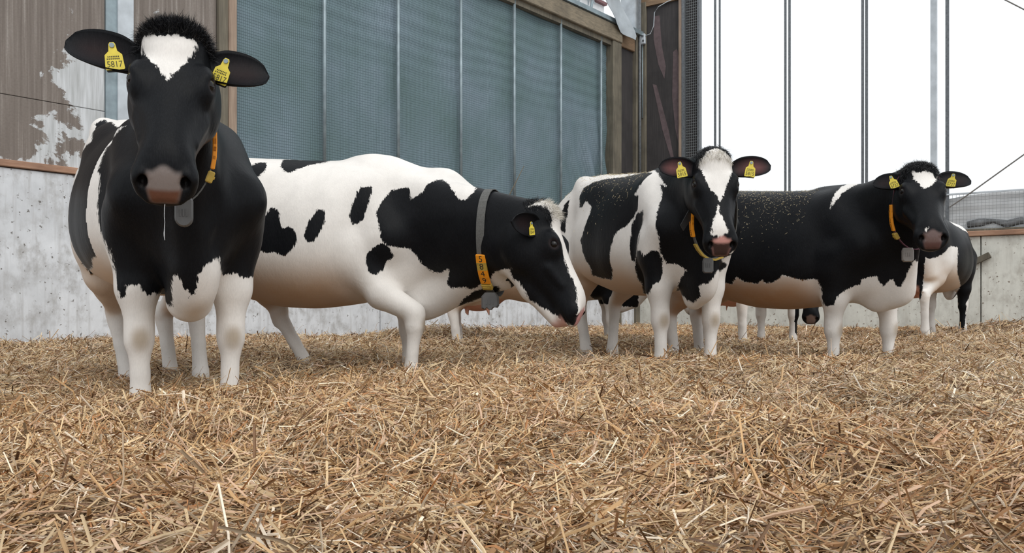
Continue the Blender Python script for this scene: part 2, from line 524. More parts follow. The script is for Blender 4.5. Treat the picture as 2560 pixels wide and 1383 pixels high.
MB(FR).box((-0.02, -0.02, 6.16), (0.86, 0.14, 6.8)).build('header_beam', M['orange_wood'], wall_right)
MB(FR).box((0.02, -0.03, 1.5), (0.16, 0.09, 6.25), bev=0.01).build('timber_post', M['timber'], wall_right)
MB(FR).box((0.835, -0.05, 1.5), (0.895, 0.12, 6.8), bev=0.008).build('timber_post', M['timber_warm'], wall_right)
MB(FR).box((0.895, -0.05, 1.5), (0.955, 0.10, 6.8), bev=0.004).build('steel_post', M['steel_dk'], wall_right)
MB(FR).box((1.195, -0.03, 1.5), (1.24, 0.10, 6.8), bev=0.004).build('steel_post', M['steel_dk'], wall_right)
w = MB(FR)
for k in range(int(0.24 / 0.034)):
    x = 0.965 + k * 0.036
    w.box((x, 0.0, 1.57), (x + 0.006, 0.005, 6.7))
for k in range(int(5.1 / 0.05)):
    z = 1.6 + k * 0.05
    w.box((0.955, 0.006, z), (1.196, 0.011, z + 0.006))
w.build('wire_mesh', M['wire'], wall_right)
MB(FR).box((0.955, 0.09, 1.57), (1.196, 0.10, 6.7)).build('dark_cloth', M['dark_board'], wall_right)
# roller rods of the open side: perforated steel straps in pairs, and one box post
window = MB(FR).box((1.24, -0.02, 6.62), (11, 0.12, 6.9)).build('window_1', M['steel'])
tag(window, kind='structure')
for x0, x1 in ((1.510, 1.545), (1.600, 1.628), (2.783, 2.818), (2.853, 2.890), (4.050, 4.090), (4.110, 4.152), (5.300, 5.352)):
    MB(FR).box((x0, 0.0, 1.56), (x1, 0.03, 6.65)).build('rod', M['steel_dk'], window)
MB(FR).box((5.085, 0.02, 1.56), (5.175, 0.12, 6.65), bev=0.006).build('box_post', M['steel_lt'], window)

# ---- lowered side curtain behind wire mesh
cur = empty('side_curtain', FR @ Vector((6.4, 0, 1.57)))
tag(cur, 'lowered grey side curtain folded behind square wire mesh on the right wall', 'curtain')
inv = Matrix.Translation(-cur.location) @ FR
n1, n2 = 160, 16
ss, zz = np.meshgrid(np.linspace(5.0, 11, n1), np.linspace(1.575, 2.11, n2), indexing='ij')
top = 0.045 * np.exp(-((ss - 5.25) / 0.25) ** 2) * -1 + 0.02 * vnoise(ss * 3, ss * 0, 4)
zz = zz + top * (zz - 1.575) / 0.5
yy = 0.07 + 0.006 * np.sin(zz * 38 + 2 * vnoise(ss * 1.2, zz, 6)) + 0.01 * vnoise(ss * 2.5, zz * 6, 7)
P = np.stack([ss, yy, zz], -1).reshape(-1, 3)
A = np.array(inv)
idx = np.arange(n1 * n2).reshape(n1, n2)
Fq = np.stack([idx[:-1, :-1], idx[1:, :-1], idx[1:, 1:], idx[:-1, 1:]], -1).reshape(-1, 4)
link('curtain_sheet', np_mesh('curtain_sheet', P @ A[:3, :3].T + A[:3, 3], Fq, M['tarp']), cur)
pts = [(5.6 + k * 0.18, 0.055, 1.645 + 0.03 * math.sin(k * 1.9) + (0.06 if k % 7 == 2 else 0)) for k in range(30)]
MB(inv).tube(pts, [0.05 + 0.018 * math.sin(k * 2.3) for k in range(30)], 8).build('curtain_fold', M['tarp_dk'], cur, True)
w = MB(inv)
for k in range(int(6 / 0.05)):
    x = 5.0 + k * 0.05
    w.box((x, 0.0, 1.575), (x + 0.004, 0.003, 2.13))
for k in range(12):
    z = 1.58 + k * 0.049
    w.box((5.0, 0.005, z), (11, 0.008, z + 0.004))
w.build('wire_mesh', M['wire'], cur)
MB(inv).box((5.1, -0.02, 2.12), (11, 0.02, 2.145)).build('top_wire', M['steel_lt'], cur)

# ---- gable bay seen over the header beam: pale sheeting with purlins and struts
gable = MB(FL).box((8.0, 1.2, 5.4), (11.6, 1.23, 8.4)).build('trim_1', M['white_sheet'])
tag(gable, kind='structure')
for z in (5.92, 6.28, 6.64):
    MB(FL).box((8.0, 1.12, z), (11.6, 1.2, z + 0.055)).build('purlin', M['purlin'], gable)
MB(FL).box((10.86, -0.02, 5.62), (11.0, 0.3, 8)).build('sheet_edge', M['steel_lt'], gable)
MB(FL).tube([(9.55, 0.9, 5.6), (10.1, 0.9, 7.2)], 0.03).build('strut', M['steel'], gable, True)
MB(FL).tube([(10.55, 0.9, 5.7), (10.95, 0.9, 7.2)], 0.03).build('strut', M['steel'], gable, True)

# torn plastic hanging over the beam end
tp = empty('torn_plastic_sheet', FL @ Vector((10.1, -0.1, 5.4)))
tag(tp, 'torn strip of pale grey plastic hanging over the end of the header beam', 'plastic sheet')
inv = Matrix.Translation(-tp.location) @ FL
m = MB(inv)
n = 14
for side in (0, 1):
    vs = []
    for i in range(n):
        s = i / (n - 1)
        cx, cz = 9.62 + 0.72 * s ** 1.1, 6.45 - 1.02 * s
        wd = 0.15 + 0.19 * math.sin(s * 2.4) - 0.05 * (s > 0.97)
        for j in range(6):
            v = j / 5 * 2 - 1
            vs.append((cx + wd * v, -0.16 - 0.05 * math.cos(v * 2.2 + s * 4) - 0.03 * math.sin(s * 9) + side * 0.006, cz + 0.05 * v * math.sin(s * 5)))
    m.add(vs, [(i * 6 + j, i * 6 + j + 1, i * 6 + j + 7, i * 6 + j + 6) for i in range(n - 1) for j in range(5)])
m.build('plastic_strip', M['plastic'], tp, True)
m = MB(inv)
vs = [(9.35 + 0.09 * i, 0.25 - 0.04 * math.sin(i * 1.7 + j), 6.5 - 0.18 * j - 0.05 * math.sin(i * 2.1) * j) for j in range(4) for i in range(7)]
m.add(vs, [(j * 7 + i, j * 7 + i + 1, j * 7 + i + 8, j * 7 + i + 7) for j in range(3) for i in range(6)])
m.build('plastic_rag', M['plastic'], tp, True)

# switch box with its cable on the corner post
sb = empty('switch_box', FR @ Vector((0.10, -0.05, 5.5)))
tag(sb, 'small grey switch box with a thin cable on the corner post', 'switch box')
inv = Matrix.Translation(-sb.location) @ FR
MB(inv).box((0.03, -0.10, 5.42), (0.17, -0.03, 5.62), bev=0.012).build('box_body', M['steel_lt'], sb)
for x, z in ((0.065, 5.56), (0.13, 5.57), (0.08, 5.47), (0.14, 5.48)):
    MB(inv).tube([(x, -0.112, z), (x, -0.098, z)], 0.02, 8).build('knob', M['steel_dk'], sb)
MB(inv).tube([(0.17, -0.06, 5.58), (0.27, -0.05, 5.6), (0.33, -0.04, 5.75), (0.34, -0.03, 6.0), (0.42, -0.02, 6.1), (0.6, -0.02, 6.16), (0.8, 0, 6.2)], 0.009, 6).build('cable', M['steel_lt'], sb, True)
MB(inv).tube([(0.1, -0.05, 5.42), (0.1, -0.045, 4.0)], 0.012, 6).build('conduit', M['steel'], sb, True)

# ropes across the open side
r1 = MB(FR).tube([(5.36, -0.02, 1.93), (5.55, -0.02, 2.06), (6.36, -0.03, 2.66), (8.5, -0.05, 4.2)], 0.011, 6).build('rope', M['rope'])
tag(r1, 'thin grey rope slanting up to the right above the lowered curtain', 'rope', None)
r2 = MB(FR).tube([(5.55, -0.02, 5.5), (6.12, -0.02, 5.05), (6.36, -0.02, 4.857), (8.0, -0.03, 3.6)], 0.010, 6).build('rope', M['rope'])
tag(r2, 'short piece of thin line high in the top right corner of the opening', 'rope', None)
pg = MB(FR @ Matrix.Translation((5.82, -0.07, 1.11)) @ Matrix.Rotation(math.radians(-27), 4, 'Y')).box((-0.14, -0.03, -0.045), (0.11, 0.07, 0.045), bev=0.006).build('wooden_block', M['timber'])
tag(pg, 'short slanted wooden block fixed to the pale concrete wall', 'wooden block')


# ------------------------------------------------------------------ cows: one smooth field per animal, skinned by surface nets
def smin(a, b, k):
    h = np.maximum(k - np.abs(a - b), 0) / k
    return np.minimum(a, b) - h * h * k * 0.25


def rc(a, b, ra, rb, k=0.05, sc=(1, 1, 1), op=1, fr=None):
    """tapered capsule"""
    a, b = np.array(a, float), np.array(b, float)
    sc = np.array(sc, float)
    A, B = a * sc, b * sc
    d = B - A
    L2 = float(d @ d) + 1e-9

    def fn(x, y, z):
        px, py, pz = x * sc[0] - A[0], y * sc[1] - A[1], z * sc[2] - A[2]
        t = np.clip((px * d[0] + py * d[1] + pz * d[2]) / L2, 0, 1)
        return np.sqrt((px - t * d[0]) ** 2 + (py - t * d[1]) ** 2 + (pz - t * d[2]) ** 2) - (ra + (rb - ra) * t)
    R = max(ra, rb)
    return dict(fn=fn, lo=np.minimum(a, b) - R / sc, hi=np.maximum(a, b) + R / sc, k=k, op=op, fr=fr)


def el(c, r, k=0.05, op=1, fr=None, rot=None):
    c, r = np.array(c, float), np.array(r, float)
    Rm = np.array(rot) if rot is not None else np.eye(3)

    def fn(x, y, z):
        x, y, z = x - c[0], y - c[1], z - c[2]
        x, y, z = (Rm[0, i] * x + Rm[1, i] * y + Rm[2, i] * z for i in range(3))
        k0 = np.sqrt((x / r[0]) ** 2 + (y / r[1]) ** 2 + (z / r[2]) ** 2)
        k1 = np.sqrt((x / r[0] ** 2) ** 2 + (y / r[1] ** 2) ** 2 + (z / r[2] ** 2) ** 2) + 1e-6
        return k0 * (k0 - 1) / k1
    m = max(r) if rot is not None else r
    return dict(fn=fn, lo=c - m, hi=c + m, k=k, op=op, fr=fr)


def loft(rows, n=2.0, egg=0.0, k=0.05, fr=None, smooth=0.03):
    """body of stacked ovals along x: rows of (x, top, bottom, half width)"""
    rows = np.array(rows, float)
    xs = np.linspace(rows[0, 0], rows[-1, 0], 400)
    dx = xs[1] - xs[0]
    w = np.exp(-0.5 * (np.arange(-60, 61) * dx / smooth) ** 2)
    w /= w.sum()
    tab = []
    for c in (1, 2, 3):
        v = np.interp(xs, rows[:, 0], rows[:, c])
        vp = np.concatenate([2 * v[0] - v[60:0:-1], v, 2 * v[-1] - v[-2:-62:-1]])
        tab.append(np.convolve(vp, w, 'valid'))
    top, bot, hw = tab

    def fn(x, y, z):
        xc = np.clip(x, xs[0], xs[-1])
        t, b, a = (np.interp(xc, xs, q) for q in (top, bot, hw))
        zc, bb = (t + b) / 2, np.maximum((t - b) / 2, 0.008)
        a = np.maximum(a, 0.008)
        zr = (z - zc) / bb
        yr = y / (a * (1 - egg * np.clip(zr, -1.2, 1.2)))
        k0 = (np.abs(yr) ** n + np.abs(zr) ** n) ** (1 / n)
        k1 = np.sqrt((yr / a) ** 2 + (zr / bb) ** 2) + 1e-3
        d = k0 * (k0 - 1) / k1
        d = np.where(k0 < 0.15, -0.8 * np.minimum(a, bb), d)
        ov = np.abs(x - xc)
        return np.where(ov > 0, np.sqrt(np.maximum(d, 0) ** 2 + ov ** 2) + np.minimum(d, 0) * 0, d)
    return dict(fn=fn, lo=np.array([xs[0], -hw.max() * 1.25, bot.min()]), hi=np.array([xs[-1], hw.max() * 1.25, top.max()]), k=k, op=1, fr=fr)


class Head:
    """frame of a head: origin at the poll, x to the nose, y to the animal's left, z out of the forehead"""
    def __init__(s, o, yaw, pitch, roll, sc=1.0):
        cy, sy, cp, sp = math.cos(yaw), math.sin(yaw), math.cos(pitch), math.sin(pitch)
        X = np.array([cy * cp, sy * cp, -sp])
        Z = np.array([cy * sp, sy * sp, cp])
        Y = np.cross(Z, X)
        c, r = math.cos(roll), math.sin(roll)
        Y, Z = c * Y + r * Z, c * Z - r * Y
        s.o, s.R, s.s = np.array(o, float), np.stack([X, Y, Z], 1), sc

    def out(s, p): return s.o + s.R @ (np.array(p, float) * s.s)

    def pts(s, P): return s.o + (np.asarray(P) * s.s) @ s.R.T

    def inn(s, P): return ((np.asarray(P) - s.o) @ s.R) / s.s


HEAD_ROWS = [(-0.075, -0.05, -0.15, 0.03), (-0.05, -0.02, -0.17, 0.075), (0.0, 0.008, -0.215, 0.098), (0.06, 0.02, -0.255, 0.112), (0.12, 0.018, -0.275, 0.118),
             (0.18, 0.008, -0.27, 0.119), (0.24, -0.002, -0.245, 0.106), (0.30, -0.008, -0.215, 0.088), (0.36, -0.010, -0.19, 0.076),
             (0.41, -0.012, -0.178, 0.075), (0.45, -0.018, -0.172, 0.083), (0.485, -0.036, -0.168, 0.089), (0.515, -0.064, -0.164, 0.086),
             (0.538, -0.094, -0.158, 0.072), (0.552, -0.118, -0.15, 0.05)]


def head_parts(h):
    P = [loft(HEAD_ROWS, 2.35, 0.06, 0.04, h, 0.016)]
    for s in (-1, 1):
        P += [el((0.168, s * 0.092, -0.032), (0.050, 0.028, 0.040), 0.06, 1, h),           # orbit
              rc((0.135, s * 0.092, -0.010), (0.165, s * 0.104, 0.002), 0.016, 0.010, 0.025, fr=h),   # brow
              rc((0.26, s * 0.088, -0.10), (0.36, s * 0.070, -0.085), 0.016, 0.010, 0.03, fr=h),  # face crest
              el((0.11, s * 0.085, -0.17), (0.10, 0.045, 0.09), 0.05, 1, h),               # jaw muscle
              el((0.176, s * 0.124, -0.014), (0.024, 0.020, 0.018), 0.010, -1, h),         # eye opening
              el((0.497, s * 0.063, -0.088), (0.034, 0.024, 0.030), 0.02, 1, h),           # wing of the nostril
              el((0.524, s * 0.056, -0.084), (0.024, 0.013, 0.017), 0.012, -1, h),         # nostril
              rc((0.535, s * 0.055, -0.145), (0.44, s * 0.092, -0.150), 0.006, 0.004, 0.012, op=-1, fr=h)]   # mouth line
    P += [el((0.02, 0, 0.0), (0.07, 0.085, 0.045), 0.05, 1, h), el((0.485, 0, -0.162), (0.05, 0.055, 0.028), 0.03, 1, h)]
    return P


TRUNK = [(-1.04, 1.24, 1.06, 0.05), (-1.00, 1.33, 0.96, 0.14), (-0.92, 1.385, 0.86, 0.225), (-0.78, 1.415, 0.76, 0.27), (-0.58, 1.42, 0.68, 0.31), (-0.40, 1.405, 0.62, 0.35),
         (-0.15, 1.395, 0.565, 0.39), (0.10, 1.385, 0.555, 0.395), (0.32, 1.385, 0.575, 0.36), (0.50, 1.40, 0.60, 0.275), (0.66, 1.37, 0.60, 0.22), (0.78, 1.28, 0.62, 0.175), (0.88, 1.14, 0.70, 0.10), (0.93, 1.02, 0.80, 0.04)]

# joints as (x, y, z): front = elbow, knee, fetlock, toe; hind = stifle, hock, fetlock, toe
FORE = ((0.60, 0.19, 0.80), (0.62, 0.175, 0.42), (0.62, 0.17, 0.15), (0.66, 0.17, 0.035))
HIND = ((-0.56, 0.215, 0.80), (-0.84, 0.18, 0.50), (-0.80, 0.17, 0.15), (-0.76, 0.17, 0.035))


def fore_leg(s, j, fat=1.0):
    e, kn, f, t = [np.array((p[0], s * p[1], p[2])) for p in j]
    m = e * 0.5 + kn * 0.5
    P = [rc((0.48, s * 0.155, 1.22), (e[0] * 0.5 + 0.42, s * 0.165, 0.98), 0.085, 0.115, 0.12), rc((e[0] * 0.5 + 0.42, s * 0.165, 0.96), e + (0, 0, 0.02), 0.115, 0.10, 0.08),
         rc(e + (0, 0, 0.10), m, 0.112 * fat, 0.078 * fat, 0.06), rc(m, kn + (0, 0, 0.06), 0.078 * fat, 0.056 * fat, 0.03),
         el(kn, (0.060, 0.058, 0.075), 0.03), rc(kn - (0, 0, 0.03), kn * 0.45 + f * 0.55, 0.048, 0.035, 0.025), rc(kn * 0.45 + f * 0.55, f, 0.035, 0.046, 0.02),
         rc(f, t + (-0.01, 0, 0.03), 0.044, 0.046, 0.02), rc(t + (-0.02, 0, 0.03), t + (0.03, 0, -0.01), 0.052, 0.05, 0.015),
         el(e + (-0.05, 0, 0.03), (0.09, 0.07, 0.10), 0.06)]
    return P


def hind_leg(s, j, fat=1.0):
    st, hk, f, t = [np.array((p[0], s * p[1], p[2])) for p in j]
    m = st * 0.45 + hk * 0.55
    P = [rc((-0.74, s * 0.17, 1.16), st * 0.6 + np.array((-0.70, s * 0.18, 0.95)) * 0.4, 0.21, 0.165, 0.10), rc(st * 0.6 + np.array((-0.70, s * 0.18, 0.95)) * 0.4, st * 0.7 + hk * 0.3, 0.165, 0.115 * fat, 0.06),
         rc((-0.92, s * 0.13, 1.12), hk * 0.45 + st * 0.55 + np.array((-0.09, 0, 0.08)), 0.11, 0.085, 0.08),
         rc(st * 0.7 + hk * 0.3, m, 0.115 * fat, 0.080 * fat, 0.04), rc(m, hk + (0.01, 0, 0.03), 0.080 * fat, 0.052, 0.03),
         rc(hk + (-0.045, 0, 0.06), hk + (-0.01, 0, -0.05), 0.030, 0.034, 0.03), rc(hk, hk * 0.5 + f * 0.5, 0.052, 0.039, 0.02), rc(hk * 0.5 + f * 0.5, f, 0.039, 0.047, 0.02),
         rc(f, t + (-0.01, 0, 0.03), 0.045, 0.046, 0.02), rc(t + (-0.02, 0, 0.03), t + (0.03, 0, -0.01), 0.052, 0.05, 0.015)]
    return P


def eval_at(parts, P):
    """field value at points"""
    D = np.full(len(P), 0.4)
    for p in parts:
        Q = p['fr'].inn(P) if p['fr'] else P
        s = p['fr'].s if p['fr'] else 1.0
        d = p['fn'](Q[:, 0], Q[:, 1], Q[:, 2]) * s
        D = smin(D, d, p['k']) if p['op'] > 0 else -smin(-D, d, p['k'])
    return D


def axis_pts(lo, hi, fine_lo, fine_hi, dc, df):
    a = [lo]
    while a[-1] < hi:
        x = a[-1]
        e = max(fine_lo - x, x - fine_hi, 0)
        a.append(x + min(dc, df + e * 0.25))
    return np.array(a)


def skin(parts, head, dc, df):
    lo = np.min([np.min(p['fr'].pts(np.array([[p[['lo', 'hi'][i]][0], p[['lo', 'hi'][j]][1], p[['lo', 'hi'][k]][2]] for i in (0, 1) for j in (0, 1) for k in (0, 1)])), 0) if p['fr'] else p['lo'] for p in parts], 0) - 0.05
    hi = np.max([np.max(p['fr'].pts(np.array([[p[['lo', 'hi'][i]][0], p[['lo', 'hi'][j]][1], p[['lo', 'hi'][k]][2]] for i in (0, 1) for j in (0, 1) for k in (0, 1)])), 0) if p['fr'] else p['hi'] for p in parts], 0) + 0.05
    hc = head.pts(np.array([[x, y, z] for x in (-0.03, 0.56) for y in (-0.12, 0.12) for z in (-0.2, 0.02)]))
    ax = [axis_pts(lo[i], hi[i], hc[:, i].min(), hc[:, i].max(), dc, df) for i in range(3)]
    D = np.full([len(a) for a in ax], 0.4)
    for p in parts:
        if p['fr']:
            c = p['fr'].pts(np.array([[p[['lo', 'hi'][i]][0], p[['lo', 'hi'][j]][1], p[['lo', 'hi'][k]][2]] for i in (0, 1) for j in (0, 1) for k in (0, 1)]))
            blo, bhi = c.min(0), c.max(0)
        else:
            blo, bhi = p['lo'], p['hi']
        mg = p['k'] + 0.045
        sl = tuple(slice(max(0, np.searchsorted(ax[i], blo[i] - mg) - 1), np.searchsorted(ax[i], bhi[i] + mg) + 1) for i in range(3))
        X, Y, Z = ax[0][sl[0]][:, None, None], ax[1][sl[1]][None, :, None], ax[2][sl[2]][None, None, :]
        s = 1.0
        if p['fr']:
            h = p['fr']
            s = h.s
            x, y, z = X - h.o[0], Y - h.o[1], Z - h.o[2]
            X, Y, Z = ((h.R[0, i] * x + h.R[1, i] * y + h.R[2, i] * z) / s for i in range(3))
        d = p['fn'](X, Y, Z) * s
        D[sl] = smin(D[sl], d, p['k']) if p['op'] > 0 else -smin(-D[sl], d, p['k'])
    return nets(D, ax)


def nets(D, ax):
    S = D < 0
    c = np.zeros([n - 1 for n in D.shape], np.int8)
    for i in (0, 1):
        for j in (0, 1):
            for k in (0, 1):
                c += S[i:i + c.shape[0], j:j + c.shape[1], k:k + c.shape[2]]
    act = (c > 0) & (c < 8)
    I, J, K = np.nonzero(act)
    vid = np.full(c.shape, -1, np.int32)
    vid[I, J, K] = np.arange(len(I))
    acc, cnt = np.zeros((len(I), 3)), np.zeros(len(I))
    cor = [(i, j, k) for i in (0, 1) for j in (0, 1) for k in (0, 1)]
    val = {q: D[I + q[0], J + q[1], K + q[2]] for q in cor}
    pos = {q: np.stack([ax[0][I + q[0]], ax[1][J + q[1]], ax[2][K + q[2]]], 1) for q in cor}
    for q in cor:
        for d in range(3):
            if q[d] == 0:
                r = tuple(1 if e == d else q[e] for e in range(3))
                a, b = val[q], val[r]
                mk = (a < 0) != (b < 0)
                t = np.where(mk, a / np.where(mk, a - b, 1), 0)[:, None]
                acc += np.where(mk[:, None], pos[q] + (pos[r] - pos[q]) * t, 0)
                cnt += mk
    V = acc / cnt[:, None]
    quads = []
    for d in range(3):
        sl0, sl1 = [slice(None)] * 3, [slice(None)] * 3
        sl0[d], sl1[d] = slice(0, -1), slice(1, None)
        a, b = S[tuple(sl0)], S[tuple(sl1)]
        E = np.stack(np.nonzero(a != b), 1)
        e1, e2 = (d + 1) % 3, (d + 2) % 3
        E = E[(E[:, e1] > 0) & (E[:, e2] > 0) & (E[:, e1] < c.shape[e1]) & (E[:, e2] < c.shape[e2])]
        inside = a[E[:, 0], E[:, 1], E[:, 2]]
        q = []
        for o1, o2 in ((-1, -1), (0, -1), (0, 0), (-1, 0)):
            g = E.copy()
            g[:, e1] += o1
            g[:, e2] += o2
            q.append(vid[g[:, 0], g[:, 1], g[:, 2]])
        q = np.stack(q, 1)
        q[~inside] = q[~inside][:, ::-1]
        quads.append(q)
    Q = np.concatenate(quads)
    Q = Q[(Q >= 0).all(1)]
    # two light relaxation passes even out the lattice
    e = np.concatenate([Q[:, [0, 1]], Q[:, [1, 2]], Q[:, [2, 3]], Q[:, [3, 0]]])
    for w in (0.5, 0.5):
        s, n = np.zeros_like(V), np.zeros(len(V))
        for a in range(3):
            s[:, a] = np.bincount(e[:, 0], V[e[:, 1], a], len(V)) + np.bincount(e[:, 1], V[e[:, 0], a], len(V))
        n = np.bincount(e[:, 0], minlength=len(V)) + np.bincount(e[:, 1], minlength=len(V))
        V = V * (1 - w) + w * s / np.maximum(n, 1)[:, None]
    return V, Q


def ear_mesh(h, side, axis, face, L=0.205, W=0.062, base=(0.062, 0.078, -0.058)):
    """cupped leaf-shaped ear; returns points, quads and an inner-face mask"""
    A = np.array((axis[0], side * axis[1], axis[2]), float)
    A /= np.linalg.norm(A)
    O = np.array((face[0], side * face[1], face[2]), float)
    O -= A * (O @ A)
    O /= np.linalg.norm(O)
    Wd = np.cross(O, A)
    B = np.array((base[0], side * base[1], base[2])) - A * 0.018
    L = L + 0.018
    n, m = 18, 13
    s, v = np.meshgrid(np.linspace(0, 1, n), np.linspace(-1, 1, m), indexing='ij')
    hw = np.where(s < 0.5, 0.012 + (W - 0.012) * np.sin(np.clip(s / 0.5, 0, 1) * np.pi / 2) ** 0.9, W * np.sqrt(np.clip(1 - ((s - 0.5) / 0.5) ** 2.3, 0, 1)))
    cup = (0.85 - 0.45 * s)
    across = hw * np.sin(v * (1.0 + 0.35 * (1 - s))) / np.sin(1.0 + 0.35 * (1 - s))
    lift = hw * cup * (v ** 2) * 0.75
    inner = B + A * (s * L)[..., None] + Wd * across[..., None] + O * (lift - 0.010 * s ** 2)[..., None]
    th = 0.006 + 0.020 * (1 - v ** 2) * (1 - 0.6 * s)
    outer = inner - O * th[..., None]
    idx = np.arange(n * m).reshape(n, m)
    q = np.stack([idx[:-1, :-1], idx[1:, :-1], idx[1:, 1:], idx[:-1, 1:]], -1).reshape(-1, 4)
    q2 = q[:, ::-1] + n * m
    edge = list(idx[:, 0]) + list(idx[-1, 1:]) + list(idx[-2::-1, -1])
    e3 = np.array([(edge[i + 1], edge[i], edge[i] + n * m, edge[i + 1] + n * m) for i in range(len(edge) - 1)])
    P = np.concatenate([inner.reshape(-1, 3), outer.reshape(-1, 3)])
    Fq = np.concatenate([q, q2, e3])
    if side > 0: Fq = Fq[:, ::-1]
    mask = np.concatenate([(np.clip(1 - np.abs(v) * 1.15, 0, 1) * np.clip((s - 0.2) * 3, 0, 1) * np.clip((0.97 - s) * 4, 0, 1)).ravel(), np.zeros(n * m)])
    return h.pts(P), Fq, mask, dict(B=h.out(B), A=h.R @ A, O=h.R @ O, W=h.R @ Wd, L=L * h.s)


def poly_sd(U, poly):
    """signed distance to a closed polygon, positive inside"""
    P = np.asarray(poly, float)
    d2 = np.full(len(U), 1e9)
    ins = np.zeros(len(U), bool)
    for a, b in zip(P, np.roll(P, -1, 0)):
        e = b - a
        t = np.clip(((U - a) @ e) / (e @ e + 1e-12), 0, 1)
        d2 = np.minimum(d2, ((U - a - t[:, None] * e) ** 2).sum(1))
        if a[1] != b[1]:
            c = (a[1] > U[:, 1]) != (b[1] > U[:, 1])
            ins ^= c & (U[:, 0] < (b[0] - a[0]) * (U[:, 1] - a[1]) / (b[1] - a[1]) + a[0])
    return np.where(ins, 1, -1) * np.sqrt(d2)


TEXT = {}


def text_mesh(s):
    if s not in TEXT:
        cu = bpy.data.curves.new('t', 'FONT')
        cu.body = s
        cu.align_x = 'CENTER'
        cu.align_y = 'CENTER'
        cu.resolution_u = 3
        o = bpy.data.objects.new('t', cu)
        COL.objects.link(o)
        me = o.evaluated_get(bpy.context.evaluated_depsgraph_get()).to_mesh()
        TEXT[s] = ([tuple(v.co) for v in me.vertices], [tuple(p.vertices) for p in me.polygons])
        o.to_mesh_clear()
        bpy.data.objects.remove(o)
        bpy.data.curves.remove(cu)
    return TEXT[s]


def basis(o, x, y, z):
    m = Matrix.Identity(4)
    for i in range(3):
        m[i][0], m[i][1], m[i][2], m[i][3] = x[i], y[i], z[i], o[i]
    return m


def unit(v):
    v = np.asarray(v, float)
    return v / np.linalg.norm(v)


def ribbons(roots, dirs, length, width, curl, rng):
    """thin tapering hair or straw ribbons as one triangle soup"""
    n = len(roots)
    side = np.cross(dirs, rng.normal(size=(n, 3)))
    side /= np.linalg.norm(side, axis=1)[:, None] + 1e-9
    p0, p1, p2 = roots, roots + dirs * (length * 0.55)[:, None] + curl * 0.35, roots + dirs * length[:, None] + curl
    w = side * (width * 0.5)[:, None]
    V = np.stack([p0 - w, p0 + w, p1 - w * 0.8, p1 + w * 0.8, p2], 1).reshape(-1, 3)
    b = np.arange(n)[:, None] * 5
    Fq = np.concatenate([b + np.array([[0, 1, 3]]), b + np.array([[0, 3, 2]]), b + np.array([[2, 3, 4]])])
    return V, Fq


